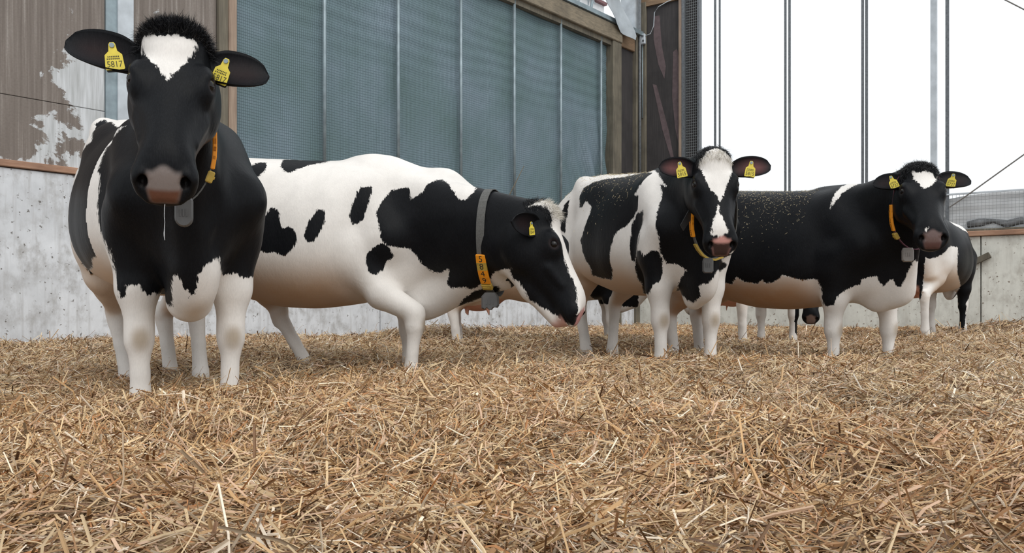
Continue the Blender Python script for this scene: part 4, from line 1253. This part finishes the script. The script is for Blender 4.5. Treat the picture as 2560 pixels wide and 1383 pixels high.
# coat markings: colour, facing (degrees round the animal, or H for the face), outline in metres on the animal, limits
PATCHES = {
    'A': [
        ('b', -6.5, [(-0.391, 1.626), (0.403, 1.728), (0.428, 0.664), (0.349, 0.663), (0.292, 0.656), (0.263, 0.67), (0.233, 0.673), (0.211, 0.664), (0.191, 0.68), (0.184, 0.73), (0.173, 0.723), (0.127, 0.685), (0.107, 0.657), (0.096, 0.595), (0.082, 0.572), (0.07, 0.572), (0.07, 0.592), (0.047, 0.609), (0.05, 0.629), (0.038, 0.634), (0.035, 0.653), (0.021, 0.656), (0.017, 0.624), (0.016, 0.572), (0.018, 0.537), (0.009, 0.54), (-0.017, 0.559), (-0.028, 0.591), (-0.037, 0.588), (-0.052, 0.598), (-0.065, 0.579), (-0.09, 0.598), (-0.101, 0.623), (-0.123, 0.616), (-0.15, 0.624), (-0.15, 0.576), (-0.163, 0.57), (-0.171, 0.571), (-0.182, 0.623), (-0.195, 0.704), (-0.205, 0.744), (-0.257, 0.849), (-0.268, 0.925), (-0.261, 1.001), (-0.259, 1.089), (-0.268, 1.1), (-0.241, 1.212), (-0.198, 1.237), (-0.159, 1.267), (-0.402, 1.249)], {'lim': (0.18, 3), 'head': 1}),
        ('b', -6.5, [(-0.423, 1.283), (-0.329, 1.312), (-0.341, 1.468), (-0.298, 1.503), (-0.215, 1.37), (-0.184, 1.381), (-0.168, 1.239), (-0.189, 1.227), (-0.219, 1.195), (-0.25, 1.121), (-0.267, 1.017), (-0.256, 0.962), (-0.233, 0.866), (-0.232, 0.799), (-0.25, 0.762), (-0.301, 0.744), (-0.306, 0.713), (-0.361, 0.704), (-0.403, 0.755), (-0.429, 0.895)], {'lim': (-2, 0.3)}),
        ('b', -6.5, [(0.217, 1.265), (0.379, 1.17), (0.385, 0.665), (0.276, 0.664), (0.204, 0.72)], {'lim': (-0.7, 0.5)}),
        ('w', 'H', [(-0.0916, -0.0369), (-0.0848, -0.0272), (-0.062, -0.0382), (-0.0399, -0.0546), (-0.0196, -0.046), (0.0008, -0.0407), (0.0215, -0.0432), (0.037, -0.0448), (0.0575, -0.041), (0.0681, -0.05), (0.054, -0.0862), (0.035, -0.1242), (0.0185, -0.1503), (0.0071, -0.1734), (-0.0062, -0.2059), (-0.0177, -0.1829), (-0.0345, -0.1562), (-0.0566, -0.1305), (-0.0787, -0.0885), (-0.0861, -0.0584)], {}),
    ],
    'B': [
        ('b', -66.0, [(0.407, 1.096), (0.426, 1.148), (0.477, 1.212), (0.517, 1.244), (0.575, 1.252), (0.598, 1.24), (0.601, 1.178), (0.629, 1.196), (0.671, 1.224), (0.697, 1.267), (0.738, 1.289), (0.785, 1.297), (0.807, 1.256), (0.834, 1.192), (0.849, 1.16), (0.883, 1.152), (0.903, 1.177), (0.93, 1.204), (0.981, 1.283), (1.65, 1.279), (1.669, 0.395), (1.492, 0.394), (1.347, 0.484), (1.328, 0.498), (1.291, 0.531), (1.249, 0.554), (1.206, 0.587), (1.178, 0.62), (1.143, 0.687), (1.112, 0.706), (1.089, 0.766), (1.066, 0.763), (1.03, 0.748), (1.027, 0.715), (0.986, 0.692), (0.967, 0.664), (0.922, 0.659), (0.875, 0.67), (0.841, 0.665), (0.813, 0.686), (0.813, 0.735), (0.815, 0.779), (0.798, 0.774), (0.772, 0.751), (0.725, 0.762), (0.674, 0.797), (0.638, 0.847), (0.603, 0.892), (0.563, 0.896), (0.501, 0.904), (0.476, 0.904), (0.451, 0.923), (0.431, 0.958), (0.422, 1.013), (0.414, 1.054)], {'head': 1}),
        ('b', -66.0, [(0.351, 0.794), (0.346, 0.844), (0.365, 0.879), (0.403, 0.908), (0.442, 0.923), (0.477, 0.894), (0.504, 0.851), (0.471, 0.816), (0.447, 0.766), (0.406, 0.737), (0.371, 0.749)], {}),
        ('b', -66.0, [(0.897, 0.569), (0.908, 0.6), (0.964, 0.644), (1.012, 0.665), (1.074, 0.672), (1.103, 0.64), (1.039, 0.625), (1.018, 0.605), (0.981, 0.595), (0.91, 0.559), (0.89, 0.559)], {}),
        ('b', -66.0, [(-0.261, 0.895), (-0.266, 0.945), (-0.242, 1.015), (-0.218, 1.076), (-0.189, 1.122), (-0.155, 1.132), (-0.135, 1.095), (-0.14, 1.055), (-0.12, 1.004), (-0.091, 1.015), (-0.062, 1.008), (-0.042, 0.968), (-0.042, 0.913), (-0.071, 0.873), (-0.101, 0.853), (-0.12, 0.849), (-0.159, 0.869), (-0.208, 0.864), (-0.247, 0.88)], {}),
        ('b', -66.0, [(0.001, 0.957), (0.011, 1.013), (0.045, 1.073), (0.079, 1.114), (0.108, 1.119), (0.122, 1.094), (0.112, 1.033), (0.088, 0.972), (0.054, 0.932), (0.016, 0.917)], {}),
        ('b', -66.0, [(0.254, 1.081), (0.269, 1.147), (0.299, 1.209), (0.324, 1.251), (0.389, 1.257), (0.377, 1.199), (0.357, 1.126), (0.332, 1.066), (0.298, 1.031), (0.274, 1.03)], {}),
        ('b', -66.0, [(-0.319, 1.391), (-0.276, 1.417), (-0.217, 1.426), (-0.218, 1.367), (-0.252, 1.321), (-0.291, 1.31), (-0.312, 1.333)], {}),
        ('b', -66.0, [(-0.135, 1.407), (-0.118, 1.46), (0.006, 1.459), (0.2, 1.462), (0.107, 1.419), (0.026, 1.399), (-0.034, 1.374), (-0.083, 1.35), (-0.119, 1.362)], {}),
        ('w', 'H', [(-0.075, 0.05), (0.04, 0.05), (0.035, -0.1), (0.02, -0.2), (0.02, -0.3), (0.02, -0.4), (0.04, -0.47), (0.06, -0.52), (-0.08, -0.52), (-0.07, -0.47), (-0.052, -0.4), (-0.05, -0.3), (-0.056, -0.2), (-0.068, -0.1)], {'zmin': -0.09}),
    ],
    'C': [
        ('b', -25.5, [(-0.452, 1.21), (-0.453, 1.288), (-0.423, 1.363), (-0.357, 1.387), (-0.244, 1.397), (-0.099, 1.384), (0.023, 1.402), (0.094, 1.277), (0.042, 1.301), (-0.02, 1.253), (-0.046, 1.205), (-0.009, 1.172), (-0.02, 1.122), (-0.051, 1.066), (-0.094, 1.017), (-0.16, 0.981), (-0.182, 0.951), (-0.205, 0.888), (-0.212, 0.791), (-0.196, 0.737), (-0.199, 0.673), (-0.272, 0.689), (-0.348, 0.716), (-0.362, 0.773), (-0.393, 0.821), (-0.417, 0.881), (-0.43, 0.965), (-0.405, 1.044), (-0.368, 1.124), (-0.352, 1.196), (-0.401, 1.253), (-0.42, 1.213)], {'lim': (-1.2, 0.5)}),
        ('b', -25.5, [(-0.614, 1.077), (-0.604, 1.217), (-0.577, 1.28), (-0.543, 1.308), (-0.553, 1.21), (-0.572, 1.123), (-0.573, 1.046)], {'lim': (-1.2, -0.3)}),
        ('b', -25.5, [(0.001, 1.09), (0.006, 1.032), (-0.019, 0.937), (-0.035, 0.847), (-0.046, 0.77), (-0.073, 0.803), (-0.078, 0.898), (-0.067, 1.004), (-0.041, 1.075)], {'lim': (-1.2, 0.75)}),
        ('b', -25.5, [(-0.035, 0.837), (-0.009, 0.842), (0.006, 0.805), (0.031, 0.818), (0.061, 0.837), (0.1, 0.825), (0.121, 0.766), (0.121, 0.686), (0.101, 0.646), (0.061, 0.626), (0.036, 0.565), (0.006, 0.582), (-0.004, 0.644), (-0.031, 0.676), (-0.046, 0.749)], {'lim': (0.2, 3)}),
        ('b', -25.5, [(0.139, 1.227), (0.112, 1.243), (0.116, 1.151), (0.085, 1.065), (0.075, 0.981), (0.099, 0.892), (0.1, 0.825), (0.15, 0.756), (0.218, 0.749), (0.257, 0.713), (0.231, 0.665), (0.214, 0.627), (0.228, 0.574), (0.262, 0.544), (0.3, 0.514), (0.317, 0.529), (0.338, 0.553), (0.331, 0.612), (0.354, 0.631), (0.377, 0.626), (0.405, 0.66), (0.436, 0.709), (0.471, 0.711), (0.528, 0.755), (0.458, 0.779), (0.638, 0.855), (0.756, 0.997), (0.746, 1.421), (0.347, 1.488), (0.059, 1.404)], {'lim': (0.3, 3), 'head': 1}),
        ('w', 'H', [(-0.0802, -0.0573), (-0.0628, -0.0376), (-0.0447, -0.0087), (-0.0106, 0.0097), (0.0236, 0.0161), (0.0544, -0.0068), (0.0765, -0.0249), (0.1116, -0.0192), (0.115, -0.041), (0.0756, -0.143), (0.0555, -0.1868), (0.0391, -0.2274), (0.0215, -0.267), (0.0015, -0.3037), (-0.0056, -0.2682), (-0.0195, -0.2481), (-0.0383, -0.2212), (-0.0525, -0.1919), (-0.0603, -0.1546), (-0.0706, -0.1062)], {}),
        ('w', 'H', [(-0.0061, -0.3266), (-0.0025, -0.3664), (0.0059, -0.4114), (0.0191, -0.4454), (0.0344, -0.4689), (0.0288, -0.4833), (-0.0079, -0.4968), (-0.0488, -0.4894), (-0.0498, -0.4489), (-0.043, -0.4218), (-0.0308, -0.3946), (-0.0198, -0.3582)], {}),
    ],
    'D': [
        ('b', -60.9, [(-0.399, 0.735), (-0.359, 0.734), (-0.32, 0.722), (-0.291, 0.776), (-0.243, 0.742), (-0.146, 0.723), (-0.115, 0.749), (-0.089, 0.727), (-0.053, 0.727), (-0.012, 0.747), (0.019, 0.778), (0.089, 0.756), (0.148, 0.744), (0.217, 0.748), (0.246, 0.743), (0.266, 0.66), (0.272, 0.597), (0.304, 0.561), (0.342, 0.576), (0.36, 0.628), (0.418, 0.679), (0.466, 0.699), (0.504, 0.709), (0.511, 0.749), (0.548, 0.759), (0.603, 0.763), (0.624, 0.718), (0.643, 0.697), (0.665, 0.727), (0.687, 0.742), (0.715, 0.702), (0.742, 0.691), (0.766, 0.755), (0.782, 0.794), (0.807, 0.853), (1.004, 0.853), (1.254, 0.942), (1.24, 1.51), (-0.858, 1.64), (-0.872, 0.731)], {'head': 1}),
        ('w', -60.9, [(0.318, 1.217), (0.324, 1.26), (0.355, 1.322), (0.4, 1.378), (0.449, 1.4), (0.543, 1.405), (0.515, 1.386), (0.453, 1.36), (0.393, 1.319), (0.352, 1.258), (0.327, 1.211)], {}),
        ('w', 'H', [(-0.0545, -0.0598), (-0.0387, -0.0537), (-0.0255, -0.0748), (-0.0098, -0.0727), (0.0109, -0.064), (0.03, -0.0745), (0.0555, -0.0718), (0.0746, -0.0957), (0.1053, -0.0175), (0.076, -0.1116), (0.0435, -0.1603), (0.0261, -0.172), (-0.0038, -0.1894), (-0.0161, -0.1647), (-0.0274, -0.1329), (-0.047, -0.1045), (-0.0526, -0.0832)], {}),
        ('w', 'H', [(-0.0383, -0.4886), (-0.0252, -0.4803), (-0.0179, -0.4812), (-0.0258, -0.4939), (-0.0315, -0.5027)], {}),
    ],
    'E': [
        ('b', -164.1, [(0.143, 1.38), (0.215, 1.322), (0.405, 1.246), (0.557, 0.906), (0.58, 0.759), (0.557, 0.599), (0.406, 0.506), (0.365, 0.439), (0.369, 0.293), (0.342, 0.099), (0.303, 0.173), (0.234, 0.235), (0.29, 0.442), (0.228, 0.494), (0.301, 0.62), (0.253, 0.767), (0.257, 1.037), (0.188, 1.042), (0.115, 0.953), (0.044, 0.912), (-0.026, 0.892), (-0.049, 0.912), (-0.061, 0.782), (-0.074, 0.598), (-0.091, 0.491), (-0.151, 0.329), (-0.201, 0.315), (-0.218, 0.574), (-0.308, 0.716), (-0.308, 0.9), (-0.316, 1.388), (-0.052, 1.674), (0.286, 1.652)], {'head': 1}),
    ],
    'F': [
        ('b', 'H', [(-0.2, -0.36), (0.2, -0.36), (0.2, -0.7), (-0.2, -0.7)], {'zmin': -0.3}),
        ('b', 'H', [(0.03, 0.1), (0.2, 0.1), (0.2, -0.2), (0.05, -0.2)], {'zmin': -0.3}),
    ],
    'G': [
        ('b', -92.2, [(0.074, 1.443), (0.875, 1.434), (0.881, 0.522), (0.537, 0.559), (0.143, 0.808)], {'head': 1}),
    ],
}


# ------------------------------------------------------------------ the herd
COWS = {}
COWS['A'] = dict(
    label='large cow at the front left facing the camera, black face with white heart-shaped forehead',
    at=(-1.635, 3.891), dir=(0.49, -0.872), sink=0.17, seed=1, dc=0.015, df=0.006, belly=0.97, up=0.03, tilt=0.17, bw=0.95, hips=1.08, leg=1.0,
    head=dict(pos=(-1.11, 2.70, 1.25), yaw=-74, pitch=55, roll=-2, scale=1.07),
    hind_l=((-0.56, 0.235, 0.80), (-0.84, 0.25, 0.50), (-0.80, 0.27, 0.15), (-0.76, 0.27, 0.035)), hind_r=((-0.56, 0.235, 0.80), (-0.84, 0.17, 0.50), (-0.80, 0.11, 0.15), (-0.76, 0.11, 0.035)),
    ear_r=dict(base=(0.085, 0.078, -0.058), axis=(-0.42, 1, 0.02), L=0.255, W=0.066), ear_l=dict(base=(0.075, 0.078, -0.058), axis=(-0.12, 1, 0.0), L=0.205, W=0.066),
    tag_r=dict(n='5817', s=0.42, w=0.0, roll=8, face=(0.25, -1, 0.0)), tag_l=dict(n='5817', s=0.40, w=0.0, roll=-22, face=(0.0, -1, 0.0)),
    tuft=dict(n=3600, len=0.042, w=0.12, x1=0.04, mess=0.28, stand=0.5, lean=(-0.35, 0, 0.25)), base='w', nose=(122, 112, 108), nose2=(96, 62, 48), drool=((0.553, 0.0, -0.14), 0.11),
    collar=dict(f=0.80, atw=(-1.16, 2.84, 0.965), axw=(0.35, -0.94, -0.15), radii=(0.115, 0.23), slack=0.01, blocks=[('5', -2), ('8', -14), ('1', -26), ('7', -38)], clip=-54, yellow=(), pendant=dict(deg=-92, yaw=-72, atw=(-1.10, 2.75, 0.735), size=(0.029, 0.088, 0.016), shape='round', mat='transponder'), label='orange number collar with grey transponder'))
COWS['B'] = dict(
    label='white cow with black patches walking right in profile, head lowered, collar numbered 5849',
    at=(-1.30, 5.12), dir=(0.985, -0.17), sink=0.19, tilt=0.03, seed=2, belly_dirt=0.78, belly_col=(182, 142, 102), belly=1.0, up=0.075, deep=1.2, leg=1.12,
    head=dict(pos=(0.185, 4.50, 0.885), yaw=-16, pitch=62, roll=0, scale=1.13), dewlap=(0.08, 0, -0.27), neck=1.1,
    neck_extra=[((0.45, 0, 1.33), (0.90, 0, 1.26), 0.12, 0.11), ((0.90, 0, 1.26), (1.25, -0.12, 1.07), 0.11, 0.09), ((0.80, 0, 0.60), (1.10, -0.03, 0.70), 0.10, 0.09), ((1.10, -0.03, 0.70), (1.30, -0.18, 0.74), 0.09, 0.09)],
    ear_l=dict(axis=(0.1, 1, -0.5), face=(0.2, 0.9, 0.5)), ear_r=dict(axis=(-0.35, 1, -0.40), face=(0.35, 0.8, 0.6), L=0.165, W=0.056),
    fore_r=((0.37, 0.20, 0.80), (0.775, 0.19, 0.46), (0.745, 0.18, 0.15), (0.785, 0.18, 0.035)), fore_l=((0.56, 0.19, 0.80), (0.62, 0.18, 0.42), (0.62, 0.18, 0.15), (0.66, 0.18, 0.035)),
    jaw=[((0.06, 0, -0.27), (0.30, 0, -0.235), 0.075, 0.055), ((0.30, 0, -0.235), (0.49, 0, -0.195), 0.055, 0.038)], lip=(206, 160, 150), nose=(206, 150, 150),
    tag_r=dict(n='5849', s=0.6, w=0.0, roll=8, face=(0.75, -0.6, 0.0), k=0.8), tuft=dict(n=900, len=0.04, w=0.09, x1=0.06, mess=0.35, lean=(0.2, 0, 0.3)),
    collar=dict(at=(1.25, -0.16, 0.88), axis=(1, -0.20, -0.05), rmax=0.42, slack=0.012, w=0.024, bw=0.03, bh=0.0265, blocks=[('5', 196), ('8', 208), ('4', 220), ('9', 232)], yellow=(1,), clip=245, pendant=dict(deg=262, yaw=-95, size=(0.05, 0.09, 0.022), shape='lobed', fwd=0.05), label='grey webbing collar with orange blocks numbered 5849'),
    hind_l=((-0.38, 0.215, 0.80), (-0.25, 0.18, 0.50), (-0.04, 0.17, 0.16), (0.01, 0.17, 0.035)),
    base='w')
COWS['C'] = dict(
    label='cow with a broad white blaze and pink nose, orange collar, straw on its back',
    at=(0.905, 5.69), dir=(0.283, -0.959), sink=0.13, seed=3, belly=0.91, up=0.03, tilt=0.09, deep=1.04, hind_l=((-0.56, 0.215, 0.80), (-0.84, 0.16, 0.50), (-0.80, 0.12, 0.15), (-0.76, 0.12, 0.035)), hind_r=((-0.56, 0.215, 0.80), (-0.84, 0.14, 0.50), (-0.80, 0.10, 0.15), (-0.76, 0.10, 0.035)),
    head=dict(pos=(1.115, 4.55, 1.20), yaw=-92, pitch=58, roll=0, scale=1.04), base='w', nose=(198, 146, 138), nose2=(58, 42, 40), flecks=2600, fleck_x=(-0.85, 0.35), lip=(170, 126, 118),
    tag_r=dict(n='5815', s=0.52, w=0.0, roll=12, face=(-0.1, -1, 0.0)), tag_l=dict(n='5815', s=0.52, w=0.0, roll=-8, face=(-0.1, -1, 0.0)), tuft=dict(n=1200, len=0.022, w=0.09, x1=0.06, mess=0.3, stand=0.15, lean=(0.5, 0, 0.1)), nose_split=0.066, ear_in=(120, 74, 72), ear_tint=0.6,
    collar=dict(f=0.82, atw=(1.155, 4.68, 0.895), axw=(0.05, -1, -0.12), radii=(0.122, 0.24), slack=0.012, blocks=[('5', 186), ('8', 198), ('1', 210), ('5', 222)], clip_bar=(240, 296), pendant=dict(deg=262, yaw=-95, size=(0.03, 0.085, 0.016), fwd=0.03), flap=dict(deg=172, dir=(0, -0.55, -0.85), wide=(0.0, 0.012, -0.02), len=0.12), label='orange number collar with yellow clip and grey transponder'),
    ear_r=dict(axis=(-0.25, 1, 0.0), L=0.21), ear_l=dict(axis=(-0.22, 1, 0.0), L=0.25))
COWS['D'] = dict(
    label='mostly black cow on the right standing sideways with its face to the camera',
    at=(1.95, 5.98), dir=(0.68, -0.733), sink=0.20, seed=4, belly_dirt=0.85, belly_col=(180, 134, 90), belly=1.0, neck=0.9, brisket=0.05, tilt=0.07, up=0.015, ear_r=dict(axis=(-0.22, 1, 0.0), L=0.17), ear_l=dict(axis=(-0.15, 1, 0.0), L=0.21),
    head=dict(pos=(2.47, 4.98, 1.195), yaw=-104, pitch=44, roll=0, scale=1.04), base='w', deep=1.06, nose=(104, 84, 80), nose2=(84, 58, 54), flecks=4500, fleck_x=(-0.95, 0.35),
    tag_r=dict(n='5727', s=0.5, w=0.0, roll=22, face=(-0.3, -1, 0.0), k=0.9), tag_l=dict(n='5727', s=0.5, w=0.0, roll=-14, face=(-0.5, -1, 0.0), k=0.9), tuft=dict(n=1800, len=0.026, w=0.10, x1=0.06, mess=0.45, stand=0.2, lean=(0.4, 0, 0.1), curl=(0.02, 0, 0)),
    collar=dict(f=0.82, atw=(2.485, 5.03, 0.98), axw=(-0.25, -1, -0.12), radii=(0.14, 0.25), slack=0.01, mat=M['strap_maroon'], blocks=[('5', 184), ('7', 197), ('2', 210), ('7', 223)], clip=238, yellow=(), pendant=dict(deg=258, yaw=-105, size=(0.033, 0.085, 0.02), mat='transponder_lt', fwd=0.02), label='maroon collar with orange number blocks and pale transponder'),
    fore_r=((0.52, 0.19, 0.80), (0.49, 0.175, 0.42), (0.49, 0.17, 0.15), (0.53, 0.17, 0.035)), fore_l=((0.66, 0.19, 0.80), (0.71, 0.175, 0.42), (0.71, 0.17, 0.15), (0.75, 0.17, 0.035)))
COWS['E'] = dict(
    label='black cow with a white flank standing far right against the pale wall, partly hidden',
    at=(4.75, 9.3), dir=(0.68, 0.73), sink=0.04, seed=5, dc=0.022, df=0.014,
    head=dict(pos=(5.15, 10.4, 0.95), yaw=75, pitch=40, roll=0), udder=1, base='w')
COWS['F'] = dict(
    label='brown-stained white cow far back, its legs showing under the belly of the black cow',
    at=(2.47, 8.3), dir=(0.6, 0.8), sink=0.13, seed=6, dc=0.022, df=0.014,
    head=dict(pos=(3.17, 8.7, 0.73), yaw=-110, pitch=60, roll=0), udder=1, base='w')
COWS['G'] = dict(
    label='cow hidden behind the neck of the walking cow, only its legs and udder showing',
    at=(0.30, 7.7), dir=(1, 0), sink=0.17, seed=7, dc=0.022, df=0.014,
    head=dict(pos=(1.45, 7.6, 0.8), yaw=0, pitch=50, roll=0), udder=1, base='w')


for key, cfg in COWS.items():
    cfg['patches'] = PATCHES.get(key, [])
    make_cow(cfg)


# ------------------------------------------------------------------ straw bedding
def straw_bed():
    rng = np.random.default_rng(5)
    A = np.array([-4.745, 7.6]); dl = np.array([DL.x, DL.y]); dr = np.array([DR.x, DR.y]); C = np.array([PC.x, PC.y])
    # bands of depth: (near, far, straws per square metre, segmented)
    bands = [(0.85, 1.7, 24000, True), (1.7, 2.6, 17000, True), (2.6, 4.0, 10500, True), (4.0, 6.0, 6200, False), (6.0, 9.0, 3000, False), (9.0, 16.0, 1100, False)]
    tones = np.array([srgb(214, 194, 160)[:3], srgb(192, 162, 122)[:3], srgb(160, 126, 92)[:3], srgb(208, 182, 160)[:3], srgb(172, 158, 138)[:3], srgb(238, 230, 216)[:3], srgb(108, 82, 58)[:3], srgb(186, 136, 92)[:3]])
    prob = np.array([0.25, 0.20, 0.18, 0.11, 0.10, 0.05, 0.08, 0.03])
    VV, FF, CC, nv = [], [], [], 0
    for y0, y1, rho, seg in bands:
        hw = 0.6244 * y1 * 1.14 + 0.5
        n = int((y1 - y0) * 2 * hw * rho)
        x = rng.uniform(-hw, hw, n)
        y = rng.uniform(y0, y1, n)
        k = np.abs(x) < 0.6244 * y * 1.14 + 0.5
        # inside both walls
        k &= ((x - A[0]) * dl[1] - (y - A[1]) * dl[0]) > 0.02
        k &= ((x - C[0]) * dr[1] - (y - C[1]) * dr[0]) > 0.02
        x, y = x[k], y[k]
        n = len(x)
        z = ground_z(x, y)
        e = 0.02
        gx, gy = (ground_z(x + e, y) - z) / e, (ground_z(x, y + e) - z) / e
        far = 1.0 + 0.06 * max(0, y0 - 3)
        L = np.clip(rng.lognormal(math.log(0.043), 0.55, n), 0.012, 0.16) * far
        W = np.clip(rng.lognormal(math.log(0.0031), 0.45, n), 0.0014, 0.0085) * (1 + 0.10 * max(0, y0 - 2))
        az = rng.uniform(0, 2 * math.pi, n)
        # straws lie in loose swathes
        az = np.where(rng.random(n) < 0.45, 2.2 * vnoise(x * 2.3, y * 2.3, 21) + rng.normal(0, 0.5, n) + 0.2, az)
        el_ = rng.normal(0, 0.27, n)
        up = rng.random(n) < 0.12
        el_ = np.where(up, rng.uniform(0.2, 1.0, n), el_)
        D = np.stack([np.cos(az) * np.cos(el_), np.sin(az) * np.cos(el_), np.sin(el_)], 1)
        D[:, 2] += gx * D[:, 0] + gy * D[:, 1]
        lay = rng.random(n)
        P = np.stack([x, y, z + (lay - 0.66) * 0.075 + np.abs(np.sin(el_)) * L * 0.35], 1)
        S = np.cross(D, np.array([0, 0, 1.0]))
        S /= np.linalg.norm(S, axis=1)[:, None] + 1e-9
        U = np.cross(S, D)
        ro = rng.normal(0, 0.6, n)[:, None]
        S, U = S * np.cos(ro) + U * np.sin(ro), U * np.cos(ro) - S * np.sin(ro)
        w = (W * 0.5)[:, None]
        rdg = w * 0.75
        l2 = (L * 0.5)[:, None]
        bend = (rng.normal(0, 0.07, n) * L)[:, None]
        kink = S * (rng.normal(0, 0.06, n) * L)[:, None]
        if seg:
            cs = [P - D * l2, P + U * bend + kink, P + D * l2]
        else:
            cs = [P - D * l2, P + D * l2]
        pts = []
        for q in cs: pts += [q - S * w, q + U * rdg, q + S * w]
        m = len(pts)
        VV.append(np.stack(pts, 1).reshape(-1, 3))
        b = nv + np.arange(n)[:, None] * m
        for r in range(len(cs) - 1):
            FF.append(b + np.array([[r * 3, r * 3 + 3, r * 3 + 4, r * 3 + 1]]))
            FF.append(b + np.array([[r * 3 + 1, r * 3 + 4, r * 3 + 5, r * 3 + 2]]))
        nv += n * m
        t = tones[rng.choice(len(prob), n, p=prob)] * rng.uniform(0.75, 1.15, n)[:, None]
        # damp, trodden areas are browner; fresh heaps are more orange
        wet = np.clip(vnoise(x * 0.9 + 4, y * 0.9, 31) * 1.4 - 0.25, 0, 1)[:, None] * 0.55
        t = t * (1 - wet) + wet * t * np.array([0.62, 0.52, 0.44])
        fr = np.clip(vnoise(x * 0.6, y * 0.6 + 7, 33) * 1.6 - 0.4 + (y > 6.5) * (x > 0.5) * 0.5, 0, 1)[:, None] * 0.5
        t = t * (1 - fr) + fr * t * np.array([1.12, 0.92, 0.70])
        t = t * np.array([1.05, 1.02, 0.98])
        t = np.concatenate([np.clip(t, 0, 0.95), np.ones((n, 1))], 1)
        CC.append(np.repeat(t, m, 0))
    me = np_mesh('straw_bedding', np.concatenate(VV), np.concatenate(FF), M['straw'], False)
    me.attributes.new('tone', 'FLOAT_COLOR', 'POINT').data.foreach_set('color', np.concatenate(CC).astype(np.float32).ravel())
    o = link('straw_bedding', me)
    tag(o, 'deep loose bed of golden chopped straw covering the barn floor', 'straw', None, 'stuff')


straw_bed()

st = MB().tube([(-0.043, 4.86, 0.975), (0.01, 4.88, 1.08), (0.072, 4.9, 1.207)], [0.0045, 0.0038, 0.002], 6).build('straw_stalk', M['timber'])
tag(st, 'single long stalk sticking up behind the collar of the walking cow', 'straw stalk')
